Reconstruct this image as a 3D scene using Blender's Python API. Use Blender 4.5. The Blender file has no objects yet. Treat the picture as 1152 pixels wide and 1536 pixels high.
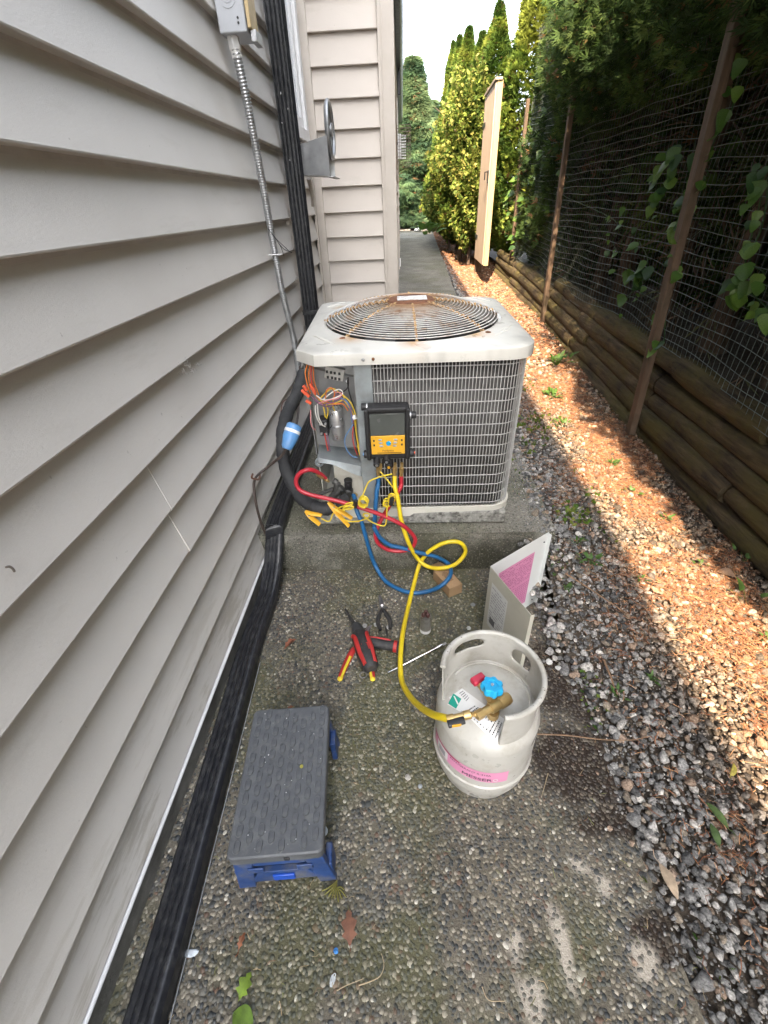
import bpy, math, random
import numpy as np
from mathutils import Vector, Matrix, Euler
random.seed(7); RNG = np.random.default_rng(11)
S = bpy.context.scene; COL = S.collection
PI = math.pi; R = math.radians
# ------------------------------------------------------------------ camera
CAM_H = 1.33; FPX = 670.0; PCX, PCY = 576.0, 768.0
def _axes():
    fy = Vector((27, -464, FPX)).normalized()
    vv = Vector((44, 972, FPX)); dn = (vv - fy*vv.dot(fy)).normalized()
    up = -dn; rx = fy.cross(up)
    return Matrix((rx, fy, up))           # world = AX @ cam(right, down, forward)
AX = _axes()
cam = bpy.data.cameras.new('camera'); cam_o = bpy.data.objects.new('camera', cam); COL.objects.link(cam_o)
cam.sensor_fit = 'VERTICAL'; cam.sensor_height = 24; cam.lens = FPX/1536*24
cam.clip_start = 0.02; cam.clip_end = 500
cx_, cy_, cz_ = AX @ Vector((1,0,0)), AX @ Vector((0,-1,0)), AX @ Vector((0,0,-1))
cam_o.matrix_world = Matrix(((cx_.x,cy_.x,cz_.x,0),(cx_.y,cy_.y,cz_.y,0),(cx_.z,cy_.z,cz_.z,CAM_H),(0,0,0,1)))
S.camera = cam_o
# ------------------------------------------------------------------ light
SUN_DIR = Vector((0.23, 0.88, -1.0)).normalized()     # direction the light travels
world = bpy.data.worlds.new('World'); S.world = world; world.use_nodes = True
nt = world.node_tree; nt.nodes.clear()
sky = nt.nodes.new('ShaderNodeTexSky'); sky.sky_type = 'NISHITA'; sky.sun_disc = False
sky.sun_elevation = math.asin(-SUN_DIR.z); sky.sun_rotation = math.atan2(-SUN_DIR.x, -SUN_DIR.y)
sky.dust_density = 3.0; sky.air_density = 1.0; sky.ozone_density = 1.0
hs = nt.nodes.new('ShaderNodeHueSaturation'); hs.inputs['Saturation'].default_value = 0.42
bg = nt.nodes.new('ShaderNodeBackground'); bg.inputs['Strength'].default_value = 0.15
wo = nt.nodes.new('ShaderNodeOutputWorld')
nt.links.new(sky.outputs[0], hs.inputs['Color']); nt.links.new(hs.outputs[0], bg.inputs[0]); nt.links.new(bg.outputs[0], wo.inputs[0])
sl = bpy.data.lights.new('sun', 'SUN'); sl.energy = 2.7; sl.angle = R(0.55); sl.color = (1.0, 0.77, 0.53)
so = bpy.data.objects.new('sun', sl); COL.objects.link(so); so.rotation_euler = SUN_DIR.to_track_quat('-Z', 'Y').to_euler(); so.location = (0, 0, 20)
S.view_settings.view_transform = 'Standard'; S.view_settings.look = 'None'
S.view_settings.exposure = 3.12; S.view_settings.gamma = 1.0; S.view_settings.use_curve_mapping = False
S.cycles.max_bounces = 6; S.cycles.diffuse_bounces = 4

# ------------------------------------------------------------------ places seen in the photograph, turned into points of the world
def ray(px, py): return AX @ Vector((px-PCX, py-PCY, FPX))
def G(px, py, z=0.0):
    r = ray(px, py); t = (z-CAM_H)/r.z; return Vector((r.x*t, r.y*t, z))
def AY(px, py, Y):
    r = ray(px, py); t = Y/r.y; return Vector((r.x*t, Y, CAM_H+r.z*t))
def GH(px, py, z):
    p = G(px, py, z); return AY(px, py, 1.452) if (p.y > 1.452 and p.z < 0.205) else p
def AXX(px, py, X):
    r = ray(px, py); t = X/r.x; return Vector((X, r.y*t, CAM_H+r.z*t))
def p4(x, y): return (360+x/4.114, 520+y/4.114)
def p5(x, y): return (490+x/3.291, 780+y/3.291)

# ------------------------------------------------------------------ materials
def vec(c): return (c[0], c[1], c[2], 1)
class NT:
    def __init__(s, m):
        m.use_nodes = True; s.t = m.node_tree; s.b = s.t.nodes['Principled BSDF']
    def n(s, k, **kw):
        o = s.t.nodes.new('ShaderNode'+k)
        for a, v in kw.items(): setattr(o, a, v)
        return o
    def l(s, a, b): s.t.links.new(a, b)
    def noise(s, scale, detail=4, rough=0.55, co=None, stretch=None, dist=0.0):
        n = s.n('TexNoise'); n.inputs['Scale'].default_value = scale; n.inputs['Detail'].default_value = detail
        n.inputs['Roughness'].default_value = rough; n.inputs['Distortion'].default_value = dist
        c = s.n('TexCoord').outputs['Object'] if co is None else co
        if stretch:
            mp = s.n('Mapping'); mp.inputs['Scale'].default_value = stretch; s.l(c, mp.inputs[0]); c = mp.outputs[0]
        s.l(c, n.inputs['Vector']); return n.outputs['Fac']
    def ramp(s, f, stops):
        r = s.n('ValToRGB'); e = r.color_ramp.elements
        e[0].position, e[0].color = stops[0][0], vec(stops[0][1]); e[1].position, e[1].color = stops[-1][0], vec(stops[-1][1])
        for p, c in stops[1:-1]:
            x = e.new(p); x.color = vec(c)
        s.l(f, r.inputs[0]); return r.outputs[0]
    def mix(s, f, a, b, mode='MIX'):
        m = s.n('MixRGB', blend_type=mode)
        for i, v in ((0, f), (1, a), (2, b)):
            if isinstance(v, (int, float)): m.inputs[i].default_value = v
            elif isinstance(v, tuple): m.inputs[i].default_value = vec(v)
            else: s.l(v, m.inputs[i])
        return m.outputs[0]
    def bump(s, h, strength, dist=0.01, prev=None):
        b = s.n('Bump'); b.inputs['Strength'].default_value = strength; b.inputs['Distance'].default_value = dist
        s.l(h, b.inputs['Height'])
        if prev is not None: s.l(prev, b.inputs['Normal'])
        return b.outputs[0]
MATS = {}
def mat(name, col, rough=0.6, metal=0.0, var=0.12, scale=12.0, bump=0.0, bscale=80.0, dirt=None, dscale=5.0, damt=0.5, stretch=None, spec=None, attr=False, trans=0.0, coat=0.0):
    if name in MATS: return MATS[name]
    m = bpy.data.materials.new(name); t = NT(m); b = t.b
    f = t.noise(scale, 5, 0.6, stretch=stretch)
    lo = tuple(max(0, c*(1-var)) for c in col); hi = tuple(min(1, c*(1+var)) for c in col)
    c = t.ramp(f, [(0.3, lo), (0.7, hi)])
    if attr:
        a = t.n('VertexColor'); a.layer_name = 'Col'
        c = t.mix(1.0, a.outputs['Color'], t.ramp(f, [(0.3, (1-var,)*3), (0.7, (1+var,)*3)]), 'MULTIPLY')
    if dirt:
        d = t.ramp(t.noise(dscale, 7, 0.68), [(0.48, (0,0,0)), (0.66, (damt,)*3)])
        c = t.mix(d, c, dirt)
    t.l(c, b.inputs['Base Color'])
    rr = t.ramp(t.noise(scale*1.7, 4), [(0.3, (max(0.05, rough-0.1),)*3), (0.7, (min(1, rough+0.1),)*3)])
    t.l(rr, b.inputs['Roughness'])
    b.inputs['Metallic'].default_value = metal
    if spec is not None: b.inputs['Specular IOR Level'].default_value = spec
    if coat: b.inputs['Coat Weight'].default_value = coat
    if trans:
        b.inputs['Subsurface Weight'].default_value = 0
        tr = t.n('BsdfTranslucent'); t.l(c, tr.inputs[0]); ms = t.n('MixShader'); ms.inputs[0].default_value = trans
        t.l(b.outputs[0], ms.inputs[1]); t.l(tr.outputs[0], ms.inputs[2])
        t.l(ms.outputs[0], t.t.nodes['Material Output'].inputs[0])
    if bump:
        t.l(t.bump(t.noise(bscale, 5, 0.6, stretch=stretch), bump, 0.004), b.inputs['Normal'])
    MATS[name] = m; return m

# ------------------------------------------------------------------ mesh building
def cr(P, n=8):
    P = [Vector(p) for p in P]; Q = [P[0]*2-P[1]] + P + [P[-1]*2-P[-2]]; out = []
    for i in range(1, len(Q)-2):
        a, b, c, d = Q[i-1:i+3]
        for k in range(n):
            t = k/n
            out.append(0.5*((2*b)+(c-a)*t+(2*a-5*b+4*c-d)*t*t+(3*b-a-3*c+d)*t**3))
    out.append(P[-1]); return out
def ellx(p): return p
class MB:
    def __init__(s): s.v = []; s.f = []; s.c = []
    def add(s, V, F, M=None):
        o = len(s.v)
        for p in V:
            p = Vector(p); s.v.append(M @ p if M else p)
        s.f += [tuple(i+o for i in f) for f in F]; return s
    def box(s, c, d, M=None):
        x, y, z = d[0]/2, d[1]/2, d[2]/2; c = Vector(c)
        V = [c+Vector((a*x, b*y, e*z)) for e in (-1,1) for b in (-1,1) for a in (-1,1)]
        return s.add(V, [(0,2,3,1),(4,5,7,6),(0,1,5,4),(2,6,7,3),(0,4,6,2),(1,3,7,5)], M)
    def tube(s, P, r, n=8, caps=True, flat=None, M=None):
        P = [Vector(p) for p in P]; N = len(P); rr = r if hasattr(r, '__len__') else [r]*N
        T = []
        for i in range(N):
            d = P[min(i+1, N-1)]-P[max(i-1, 0)]; T.append(d.normalized() if d.length > 1e-9 else Vector((0,0,1)))
        up = Vector((0,0,1)) if abs(T[0].z) < 0.9 else Vector((0,1,0))
        u = (up - T[0]*up.dot(T[0])).normalized(); V = []; F = []
        for i in range(N):
            u = (u - T[i]*u.dot(T[i])).normalized(); w = T[i].cross(u)
            for k in range(n):
                a = 2*PI*k/n; V.append(P[i] + (u*math.cos(a)*(flat or 1) + w*math.sin(a))*rr[i])
        for i in range(N-1):
            for k in range(n):
                F.append((i*n+k, i*n+(k+1)%n, (i+1)*n+(k+1)%n, (i+1)*n+k))
        if caps: F += [tuple(range(n))[::-1], tuple((N-1)*n+k for k in range(n))]
        return s.add(V, F, M)
    def lathe(s, prof, n=32, M=None, a0=0, a1=2*PI):
        full = abs(a1-a0-2*PI) < 1e-6; m = n if full else n+1; V = []; F = []
        for r, z in prof:
            for k in range(m):
                a = a0+(a1-a0)*k/n; V.append((r*math.cos(a), r*math.sin(a), z))
        for i in range(len(prof)-1):
            for k in range(n):
                k2 = (k+1) % m; F.append((i*m+k, i*m+k2, (i+1)*m+k2, (i+1)*m+k))
        return s.add(V, F, M)
    def cyl(s, a, b, r, n=16, r2=None): return s.tube([a, b], [r, r if r2 is None else r2], n)
    def prism(s, poly, z0, z1, M=None):
        n = len(poly); V = [(x, y, z0) for x, y in poly]+[(x, y, z1) for x, y in poly]
        return s.add(V, [tuple(range(n))[::-1], tuple(range(n, 2*n))]+[(i, (i+1)%n, n+(i+1)%n, n+i) for i in range(n)], M)
    def sphere(s, c, r, n=10, sc=(1,1,1)):
        prof = [(max(1e-4, r*math.sin(PI*i/n)), -r*math.cos(PI*i/n)) for i in range(n+1)]
        return s.lathe(prof, n+4, Matrix.Translation(c) @ Matrix.Diagonal((sc[0], sc[1], sc[2], 1)))
    def build(s, name, m, parent=None, smooth=True, bevel=0.0, world=False, kind=None, seg=2, cols=None, angle=40):
        V = s.v
        if world and parent is not None:
            root = parent
            while root.parent: root = root.parent
            inv = root.matrix_basis.inverted(); V = [inv @ p for p in V]
        me = bpy.data.meshes.new(name); me.from_pydata([tuple(p) for p in V], [], s.f); me.update()
        return link(name, me, m, parent, smooth, bevel, kind, seg, angle)
def link(name, me, m, parent=None, smooth=True, bevel=0.0, kind=None, seg=2, angle=40):
    if m: me.materials.append(m)
    if smooth:
        me.polygons.foreach_set('use_smooth', [True]*len(me.polygons)); me.set_sharp_from_angle(angle=R(angle))
    o = bpy.data.objects.new(name, me); COL.objects.link(o)
    if parent is not None: o.parent = parent
    if bevel:
        b = o.modifiers.new('bevel', 'BEVEL'); b.width = bevel; b.segments = seg; b.limit_method = 'ANGLE'; b.angle_limit = R(35)
    if kind: o['kind'] = kind
    return o
def npmesh(name, V, F, m, parent=None, cols=None, kind=None, smooth=False):
    V = np.asarray(V, np.float32); F = np.asarray(F, np.int32); k = F.shape[1]
    me = bpy.data.meshes.new(name)
    me.vertices.add(len(V)); me.vertices.foreach_set('co', V.ravel())
    me.loops.add(F.size); me.loops.foreach_set('vertex_index', F.ravel())
    me.polygons.add(len(F)); me.polygons.foreach_set('loop_start', np.arange(0, F.size, k, dtype=np.int32))
    if smooth: me.polygons.foreach_set('use_smooth', np.ones(len(F), bool))
    me.update(calc_edges=True)
    if cols is not None:
        a = me.color_attributes.new('Col', 'FLOAT_COLOR', 'POINT')
        c = np.ones((len(V), 4), np.float32); c[:, :3] = cols; a.data.foreach_set('color', c.ravel())
    if m: me.materials.append(m)
    o = bpy.data.objects.new(name, me); COL.objects.link(o)
    if parent is not None: o.parent = parent
    if kind: o['kind'] = kind
    return o
def tag(o, label, cat, group=None):
    o['label'] = label; o['category'] = cat
    if group: o['group'] = group
    return o
def thing(name, label, cat, loc=(0,0,0), rot=(0,0,0), group=None):
    o = bpy.data.objects.new(name, None); COL.objects.link(o); o.empty_display_size = 0.05
    o.location = loc; o.rotation_euler = rot
    return tag(o, label, cat, group)
def inst(o, parent, loc, rot=(0,0,0), sc=(1,1,1), name=None):
    c = o.copy(); COL.objects.link(c); c.parent = parent; c.location = loc; c.rotation_euler = rot; c.scale = sc; return c
def text_geo(body, size):
    cu = bpy.data.curves.new('lettering', 'FONT'); cu.body = body; cu.size = size; cu.resolution_u = 2
    o = bpy.data.objects.new('lettering', cu); COL.objects.link(o)
    me = bpy.data.meshes.new_from_object(o.evaluated_get(bpy.context.evaluated_depsgraph_get()))
    V = [v.co.copy() for v in me.vertices]; F = [tuple(p.vertices) for p in me.polygons]
    bpy.data.objects.remove(o); bpy.data.meshes.remove(me); bpy.data.curves.remove(cu)
    x0 = min((v.x for v in V), default=0); return [Vector((v.x-x0, v.y, 0)) for v in V], F, max((v.x-x0 for v in V), default=0)
# value noise in numpy, for stains and scatter densities
_tab = RNG.random((256, 256))
def vnoise(x, y, s):
    x = np.asarray(x)*s+37.3; y = np.asarray(y)*s+91.7; i = np.floor(x).astype(int); j = np.floor(y).astype(int)
    u = x-i; v = y-j; u = u*u*(3-2*u); v = v*v*(3-2*v); g = lambda a, b: _tab[a % 256, b % 256]
    return (g(i,j)*(1-u)+g(i+1,j)*u)*(1-v)+(g(i,j+1)*(1-u)+g(i+1,j+1)*u)*v
def fbm(x, y, s, o=4):
    r = 0; a = 0.5; t = 0
    for k in range(o): r = r+a*vnoise(x, y, s*2**k); t += a; a *= 0.55
    return r/t
def sstep(a, b, x): t = np.clip((x-a)/(b-a), 0, 1); return t*t*(3-2*t)

# ================================================================== THE SETTING
SX0, SX1 = -0.63, 0.565                 # slab edges
RISER = 1.48; SLOPE = 0.035
def path_z(Y): return 0.197+SLOPE*(Y-RISER)
def grav_z(X, Y):
    X = np.asarray(X, float); Y = np.asarray(Y, float)
    a = -0.012+0.195*sstep(0.85, 1.62, Y)+SLOPE*np.maximum(0, Y-2.0)
    b = -0.01+0.06*sstep(1.4, 2.8, Y)+np.maximum(0, Y-2.7)*0.075*(Y < 5.2)+(Y >= 5.2)*(0.1875+(Y-5.2)*0.04)
    t = np.clip((X-SX1)/0.9, 0, 1)
    return a+(b-a)*t+0.02*(fbm(X, Y, 3.0, 3)-0.5)
# stains of the old slab: moss, wet brown tannin patch by the cylinder, pale lime patches
def blob(x, y, c, rx, ry, ang=0.0):
    ca, sa = math.cos(ang), math.sin(ang); dx = x-c[0]; dy = y-c[1]
    u = (dx*ca+dy*sa)/rx; v = (-dx*sa+dy*ca)/ry; return np.sqrt(u*u+v*v)
def stains(x, y):
    n = fbm(x, y, 9, 5); n2 = fbm(x+3, y-5, 28, 4)
    moss = sstep(0.45, 0.72, fbm(x+7, y+2, 5, 4)+0.28*np.exp(-((x+0.02)/0.16)**2)*(y < 1.1)+0.22*np.exp(-((x-0.12)/0.2)**2)*(y > 1.0)-0.06)
    wet = 0
    for px, py, a, b, g in ((868,1030,.15,.20,.0),(880,1150,.17,.13,.2),(940,1225,.13,.07,.2),(830,990,.10,.08,0),(1000,1400,.07,.05,0)):
        c = G(px, py); wet = np.maximum(wet, 1-sstep(0.7, 1.15, blob(x, y, c, a, b, g)+0.9*(n-0.5)+0.5*(n2-.5)))
    lime = 0
    for px, py, a, b, g in ((845,1420,.018,.07,.1),(800,1500,.035,.04,.3),(775,1420,.02,.03,0),(870,1300,.03,.02,-.5),(905,1330,.02,.02,0),(940,1140,.045,.02,-.6),(1000,1190,.03,.015,-.8),(965,1440,.025,.03,0)):
        c = G(px, py); lime = np.maximum(lime, 1-sstep(0.55, 1.2, blob(x, y, c, a, b, g)+1.1*(n2-0.5)+0.5*(n-.5)))
    return moss, wet, lime
def cement(x, y):
    moss, wet, lime = stains(x, y); n = fbm(x, y, 14, 4)[:, None]
    c = np.array([0.13, 0.115, 0.088])*(0.6+0.7*n)
    c = c*(1-moss[:, None]*0.6)+np.array([0.080, 0.082, 0.028])*moss[:, None]*0.6
    c = c*(1-wet[:, None])+np.array([0.022, 0.013, 0.007])*wet[:, None]
    c = c*(1-lime[:, None])+np.array([0.40, 0.36, 0.30])*lime[:, None]
    return c
def grid(x0, x1, y0, y1, d, dy=None):
    nx = int((x1-x0)/d)+1; ny = int((y1-y0)/(dy or d))+1
    X, Y = np.meshgrid(np.linspace(x0, x1, nx), np.linspace(y0, y1, ny)); X = X.ravel(); Y = Y.ravel()
    i = np.arange((ny-1)*nx).reshape(ny-1, nx)[:, :-1].ravel()
    return X, Y, np.stack([i, i+1, i+nx+1, i+nx], 1)
def ground_mat(name, bstr, pebble_scale=None, rough=0.85, k=0.4):
    m = bpy.data.materials.new(name); t = NT(m)
    a = t.n('VertexColor'); a.layer_name = 'Col'; c = a.outputs['Color']
    c = t.mix(1.0, c, t.ramp(t.noise(260, 5, 0.7), [(0.3, (1-k,)*3), (0.7, (1+k,)*3)]), 'MULTIPLY')
    h = t.noise(220, 4, 0.7)
    if pebble_scale:
        v = t.n('TexVoronoi'); v.inputs['Scale'].default_value = pebble_scale; v.inputs['Randomness'].default_value = 1.0
        t.l(t.n('TexCoord').outputs['Object'], v.inputs['Vector'])
        f = t.ramp(v.outputs['Distance'], [(0.25, (1,1,1)), (0.5, (0,0,0))])
        pc = t.n('SeparateColor'); t.l(v.outputs['Color'], pc.inputs[0])
        col = t.ramp(pc.outputs[0], [(0.0, (0.03,0.032,0.03)), (0.35, (0.09,0.085,0.07)), (0.7, (0.20,0.185,0.15)), (0.9, (0.36,0.33,0.27))])
        c = t.mix(t.mix(1.0, f, (0.95,)*3, 'MULTIPLY'), c, t.mix(0.22, col, c))
        h = t.mix(0.3, f, h)
    t.l(c, t.b.inputs['Base Color']); t.b.inputs['Roughness'].default_value = rough
    t.l(t.bump(h, bstr, 0.004), t.b.inputs['Normal']); return m
# far ground, one sheet to the horizon
X, Y, F = grid(-120, 120, -60, 200, 6)
npmesh('ground', np.stack([X, Y, -0.16+0*X], 1), F, mat('dry_soil', (0.11, 0.085, 0.055), 0.95, var=0.35, scale=2), kind='structure')
# front slab: exposed aggregate
X, Y, F = grid(SX0, SX1, -1.2, RISER, 0.009)
edge = SX1+0.012*(fbm(Y*0+3, Y, 6)-0.5)*2
X = np.where(X > SX1-0.02, np.minimum(X, SX1)+(edge-SX1)*(X-(SX1-0.02))/0.02, X)
slab_m = ground_mat('aggregate_cement', 0.5)
npmesh('front_slab', np.stack([X, Y, 0.003*(fbm(X, Y, 6)-0.5)], 1), F, slab_m, cols=cement(X, Y), kind='structure', smooth=True)
MB().box(((SX0+SX1)/2-0.001, (RISER-1.2)/2, -0.09), (SX1-SX0-0.01, RISER+1.2-0.004, 0.16)).build('slab_edge', mat('slab_side', (0.16,0.15,0.12), 0.9, var=0.3), smooth=False, kind='structure')
# upper path slab with its mossy front step
def upcol(x, y, riser=False):
    n = fbm(x, y, 8, 5)[:, None]; m = sstep(0.42, 0.68, fbm(x+1, y*1.3, 4, 4))[:, None]
    c = np.array([0.185, 0.177, 0.150])*(0.6+0.8*n); return c*(1-0.45*m)+np.array([0.085,0.09,0.04])*0.45*m
pm = ground_mat('path_concrete', 1.0, 95, k=0.7)
X, Y, F = grid(SX0, 0.615, RISER, 4.0, 0.014)
npmesh('path', np.stack([X+0.02*(X > 0.60)*(fbm(Y, X*0, 5)-0.5), Y, path_z(Y)+0.004*(fbm(X, Y, 5)-0.5)], 1), F, pm, cols=upcol(X, Y), kind='structure', smooth=True)
X, Y, F = grid(-0.2, 0.72, 4.0, 15.0, 0.03)
xr = 0.615+0.02*(Y-4.0); X = -0.2+(X+0.2)/0.92*(xr+0.2)
npmesh('path', np.stack([X, Y, path_z(Y)], 1), F, pm, cols=upcol(X, Y), kind='structure', smooth=True)
X, Zg, F = grid(SX0, 0.615, -0.02, 0.197, 0.012)
n = fbm(X, Zg*2, 9, 4)
Yr = RISER-0.001-0.006*(n-0.4)+0.012*sstep(0.17, 0.197, Zg)
c = upcol(X, Zg+5); mz = sstep(0.42, 0.78, fbm(X, Zg+9, 7, 4)+0.42*(1-Zg/0.2)-.05)[:, None]
c = c*(1-mz*0.8)+np.array([0.042, 0.043, 0.022])*mz*0.8
npmesh('path_step', np.stack([X, Yr, Zg], 1), F, ground_mat('step_concrete', 1.0, 130, k=.65), cols=c, kind='structure', smooth=True)
# soil bed below the gravel
X, Y, F = grid(SX1-0.004, 1.75, -1.2, 16.0, 0.07)
npmesh('gravel_bed', np.stack([X, Y, grav_z(X, Y)-0.016], 1), F, mat('bed_soil', (0.085,0.068,0.052), 0.95, var=0.5, scale=60, bump=1.0, bscale=160), kind='structure', smooth=True)
# soil bank behind the log wall and at the path's end
MB().box((16.6, 6, 0.2), (30, 24, 0.5)).build('soil_bank', mat('dark_soil', (0.035,0.026,0.018), 0.95, var=0.4, scale=20, bump=0.8), smooth=False, kind='structure')
X, Y, F = grid(-3, 1.75, 14.8, 24, 0.2)
npmesh('planting_bed', np.stack([X, Y, path_z(Y)+0.02+0.05*fbm(X, Y, 2)], 1), F, MATS['dark_soil'], kind='structure', smooth=True)

# ---- pebbles set in the front slab
def pebble_template(n=8):
    V = []; F = []
    for r, z in ((1.0, -0.25), (0.82, 0.42)):
        for k in range(n): V.append((r*math.cos(2*PI*k/n), r*math.sin(2*PI*k/n), z))
    V.append((0, 0, 0.75)); t = len(V)-1
    for k in range(n):
        k2 = (k+1) % n; F += [(k, k2, n+k2), (k, n+k2, n+k), (n+k, n+k2, t)]
    return np.array(V), np.array(F)
PV, PF = pebble_template()
sp = 0.0094
gx, gy = np.meshgrid(np.arange(SX0+0.01, SX1-0.004, sp), np.arange(-0.35, RISER-0.01, sp*0.87)); gx = gx+(np.arange(gx.shape[0]) % 2)[:, None]*sp/2
gx = gx.ravel(); gy = gy.ravel(); gx = gx+RNG.normal(0, sp*0.24, gx.shape); gy = gy+RNG.normal(0, sp*0.24, gy.shape)
moss, wet, lime = stains(gx, gy)
keep = (RNG.random(len(gx)) < 0.90-0.42*lime) & (gx < SX1-0.004) & (gx > SX0) & (gy < RISER-0.012)
gx, gy, moss, wet, lime = [a[keep] for a in (gx, gy, moss, wet, lime)]
N = len(gx); a = RNG.random(N)*2*PI
s1 = RNG.uniform(0.0034, 0.0066, N); s2 = s1*RNG.uniform(0.6, 0.95, N); s3 = s1*RNG.uniform(0.30, 0.55, N)
big = RNG.random(N) < 0.05; s1[big] *= 1.5; s2[big] *= 1.5
ca, sa = np.cos(a), np.sin(a); tv = PV[None]*np.stack([s1, s2, s3], 1)[:, None]
V = np.stack([tv[..., 0]*ca[:, None]-tv[..., 1]*sa[:, None]+gx[:, None], tv[..., 0]*sa[:, None]+tv[..., 1]*ca[:, None]+gy[:, None], tv[..., 2]+0.0003], 2)
pal = np.array([[.030,.033,.034],[.045,.047,.045],[.065,.064,.058],[.10,.095,.08],[.14,.125,.095],[.19,.17,.13],[.25,.225,.18],[.36,.34,.29],[.10,.065,.045]])
pc = 1.25*pal[RNG.choice(9, N, p=[.13,.15,.17,.17,.15,.11,.06,.02,.04])]*RNG.uniform(.8, 1.2, (N, 1))
pc = pc*(1-0.35*moss[:, None])+np.array([.10,.105,.04])*0.35*moss[:, None]
pc = pc*(1-0.70*wet[:, None])+np.array([.026,.013,.006])*0.6*wet[:, None]
pc = pc*(1-0.45*lime[:, None])+np.array([.2,.185,.16])*0.45*lime[:, None]
npmesh('aggregate_pebbles', V.reshape(-1, 3), (PF[None]+(np.arange(N)*len(PV))[:, None, None]).reshape(-1, 3), mat('pebble', (1,1,1), 0.55, var=0.25, scale=300, attr=True), cols=np.repeat(pc, len(PV), 0), kind='stuff', smooth=True)

# ---- gravel stones
def ico(sub):
    import bmesh
    bm = bmesh.new(); bmesh.ops.create_icosphere(bm, subdivisions=sub, radius=1.0)
    V = np.array([v.co[:] for v in bm.verts]); F = np.array([[v.index for v in f.verts] for f in bm.faces]); bm.free(); return V, F
def stones(name, xs, ys, zs, size, sub, pal, pr, m):
    tv, F = ico(sub); NT_ = 14; T = []
    for k in range(NT_):
        v = tv.copy()
        for _ in range(7):                                     # cut flats like crushed rock
            d = RNG.normal(size=3); d /= np.linalg.norm(d); h = v @ d; lim = RNG.uniform(0.38, 0.72)
            v = v-np.outer(np.maximum(0, h-lim), d)
        T.append(v*np.array([1, RNG.uniform(.65, .95), RNG.uniform(.45, .75)]))
    T = np.array(T); N = len(xs); v = T[RNG.integers(0, NT_, N)]*size[:, None, None]
    a = RNG.random(N)*2*PI; b = RNG.normal(0, 0.35, N); c = RNG.normal(0, 0.35, N)
    def rot(v, ang, i, j):
        ca, sa = np.cos(ang)[:, None], np.sin(ang)[:, None]; w = v.copy()
        w[..., i] = v[..., i]*ca-v[..., j]*sa; w[..., j] = v[..., i]*sa+v[..., j]*ca; return w
    v = rot(rot(rot(v, b, 0, 2), c, 1, 2), a, 0, 1); v = v+np.stack([xs, ys, zs], 1)[:, None]
    pc = pal[RNG.choice(len(pal), N, p=pr)]*RNG.uniform(.75, 1.25, (N, 1))
    # the stones of the needle-covered band are dusted brown
    tan = (sstep(.74, .98, xs+.10*(fbm(xs, ys, 5, 3)-.5))*RNG.uniform(.55, 1, N))[:, None]
    pc = pc*(1-tan)+(pc*.55+.45*pc.mean(1, keepdims=True))*np.array([1.02, .80, .60])*tan
    return npmesh(name, v.reshape(-1, 3), (F[None]+(np.arange(N)*len(tv))[:, None, None]).reshape(-1, 3), m, cols=np.repeat(pc, len(tv), 0), kind='stuff')
gpal = np.array([[.085,.085,.085],[.15,.148,.144],[.22,.217,.21],[.30,.29,.275],[.43,.41,.38],[.22,.185,.145],[.27,.20,.15]])
gpr = [.15,.24,.23,.15,.07,.09,.07]
stone_m = mat('crushed_stone', (1,1,1), 0.92, var=0.55, scale=170, attr=True, bump=0.8, bscale=260, spec=.25)
def jit(x0, x1, y0, y1, sp):
    gx, gy = np.meshgrid(np.arange(x0, x1, sp), np.arange(y0, y1, sp)); gx = gx.ravel(); gy = gy.ravel()
    return gx+RNG.normal(0, sp*.33, gx.shape), gy+RNG.normal(0, sp*.33, gy.shape)
gx, gy = jit(0.46, 1.6, -0.3, 3.4, 0.0170)
edge = SX1+0.02*(fbm(gx*0, gy, 7)-0.5)*2+0.03*(gy > RISER)-(gy > RISER)*(.02+.10*np.maximum(0, fbm(gx*0+5, gy, 5, 3)-.45))
keep = (gx > edge-0.015-0.07*sstep(.80, 1.1, gy)*(gy < 1.47)) & (RNG.random(len(gx)) < np.where(gx > 1.30, 0.55, 1.0)); gx, gy = gx[keep], gy[keep]
sz = np.clip(RNG.lognormal(math.log(0.0108), 0.33, len(gx)), .006, .025)
stones('gravel', gx, gy, np.where((gx < .61) & (gy > RISER), path_z(gy)+.004, grav_z(gx, gy))+RNG.uniform(-.008, .010, len(gx)), sz, 2, gpal, gpr, stone_m)
gx, gy = jit(0.58, 1.6, 3.4, 15.0, 0.032); xr = 0.585+0.02*np.maximum(0, gy-4); keep = gx > xr-.02; gx, gy = gx[keep], gy[keep]
stones('gravel', gx, gy, grav_z(gx, gy)+RNG.uniform(-.006, .012, len(gx)), np.clip(RNG.lognormal(math.log(0.021), 0.25, len(gx)), .01, .04), 1, gpal, gpr, stone_m)
gx, gy = jit(0.50, 1.55, -0.3, 3.0, 0.0105); edge = SX1-.03-.05*(gy > 1.1)+.08*(fbm(gx*0+2, gy, 6)-.5); keep = (gx > edge) & (RNG.random(len(gx)) < .8*sstep(0, .06, gx-edge)); gx, gy = gx[keep], gy[keep]
stones('gravel_fines', gx, gy, np.where((gx < .60) & (gy > RISER), path_z(gy)+.002, np.where(gx < SX1, .003, grav_z(gx, gy)+RNG.uniform(-.006, .004, len(gx)))), RNG.uniform(.0028, .0062, len(gx)), 1, gpal, gpr, stone_m)
# scattered small stones on the slab along the gravel's edge
gx = RNG.uniform(0.36, 0.57, 260); gy = RNG.uniform(-.1, 1.45, 260); keep = RNG.random(260) < sstep(.30, .58, gx)*.8; gx, gy = gx[keep], gy[keep]
stones('scattered_gravel', gx, gy, gx*0+.004, RNG.uniform(.004, .011, len(gx)), 1, gpal, gpr, stone_m)

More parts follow.
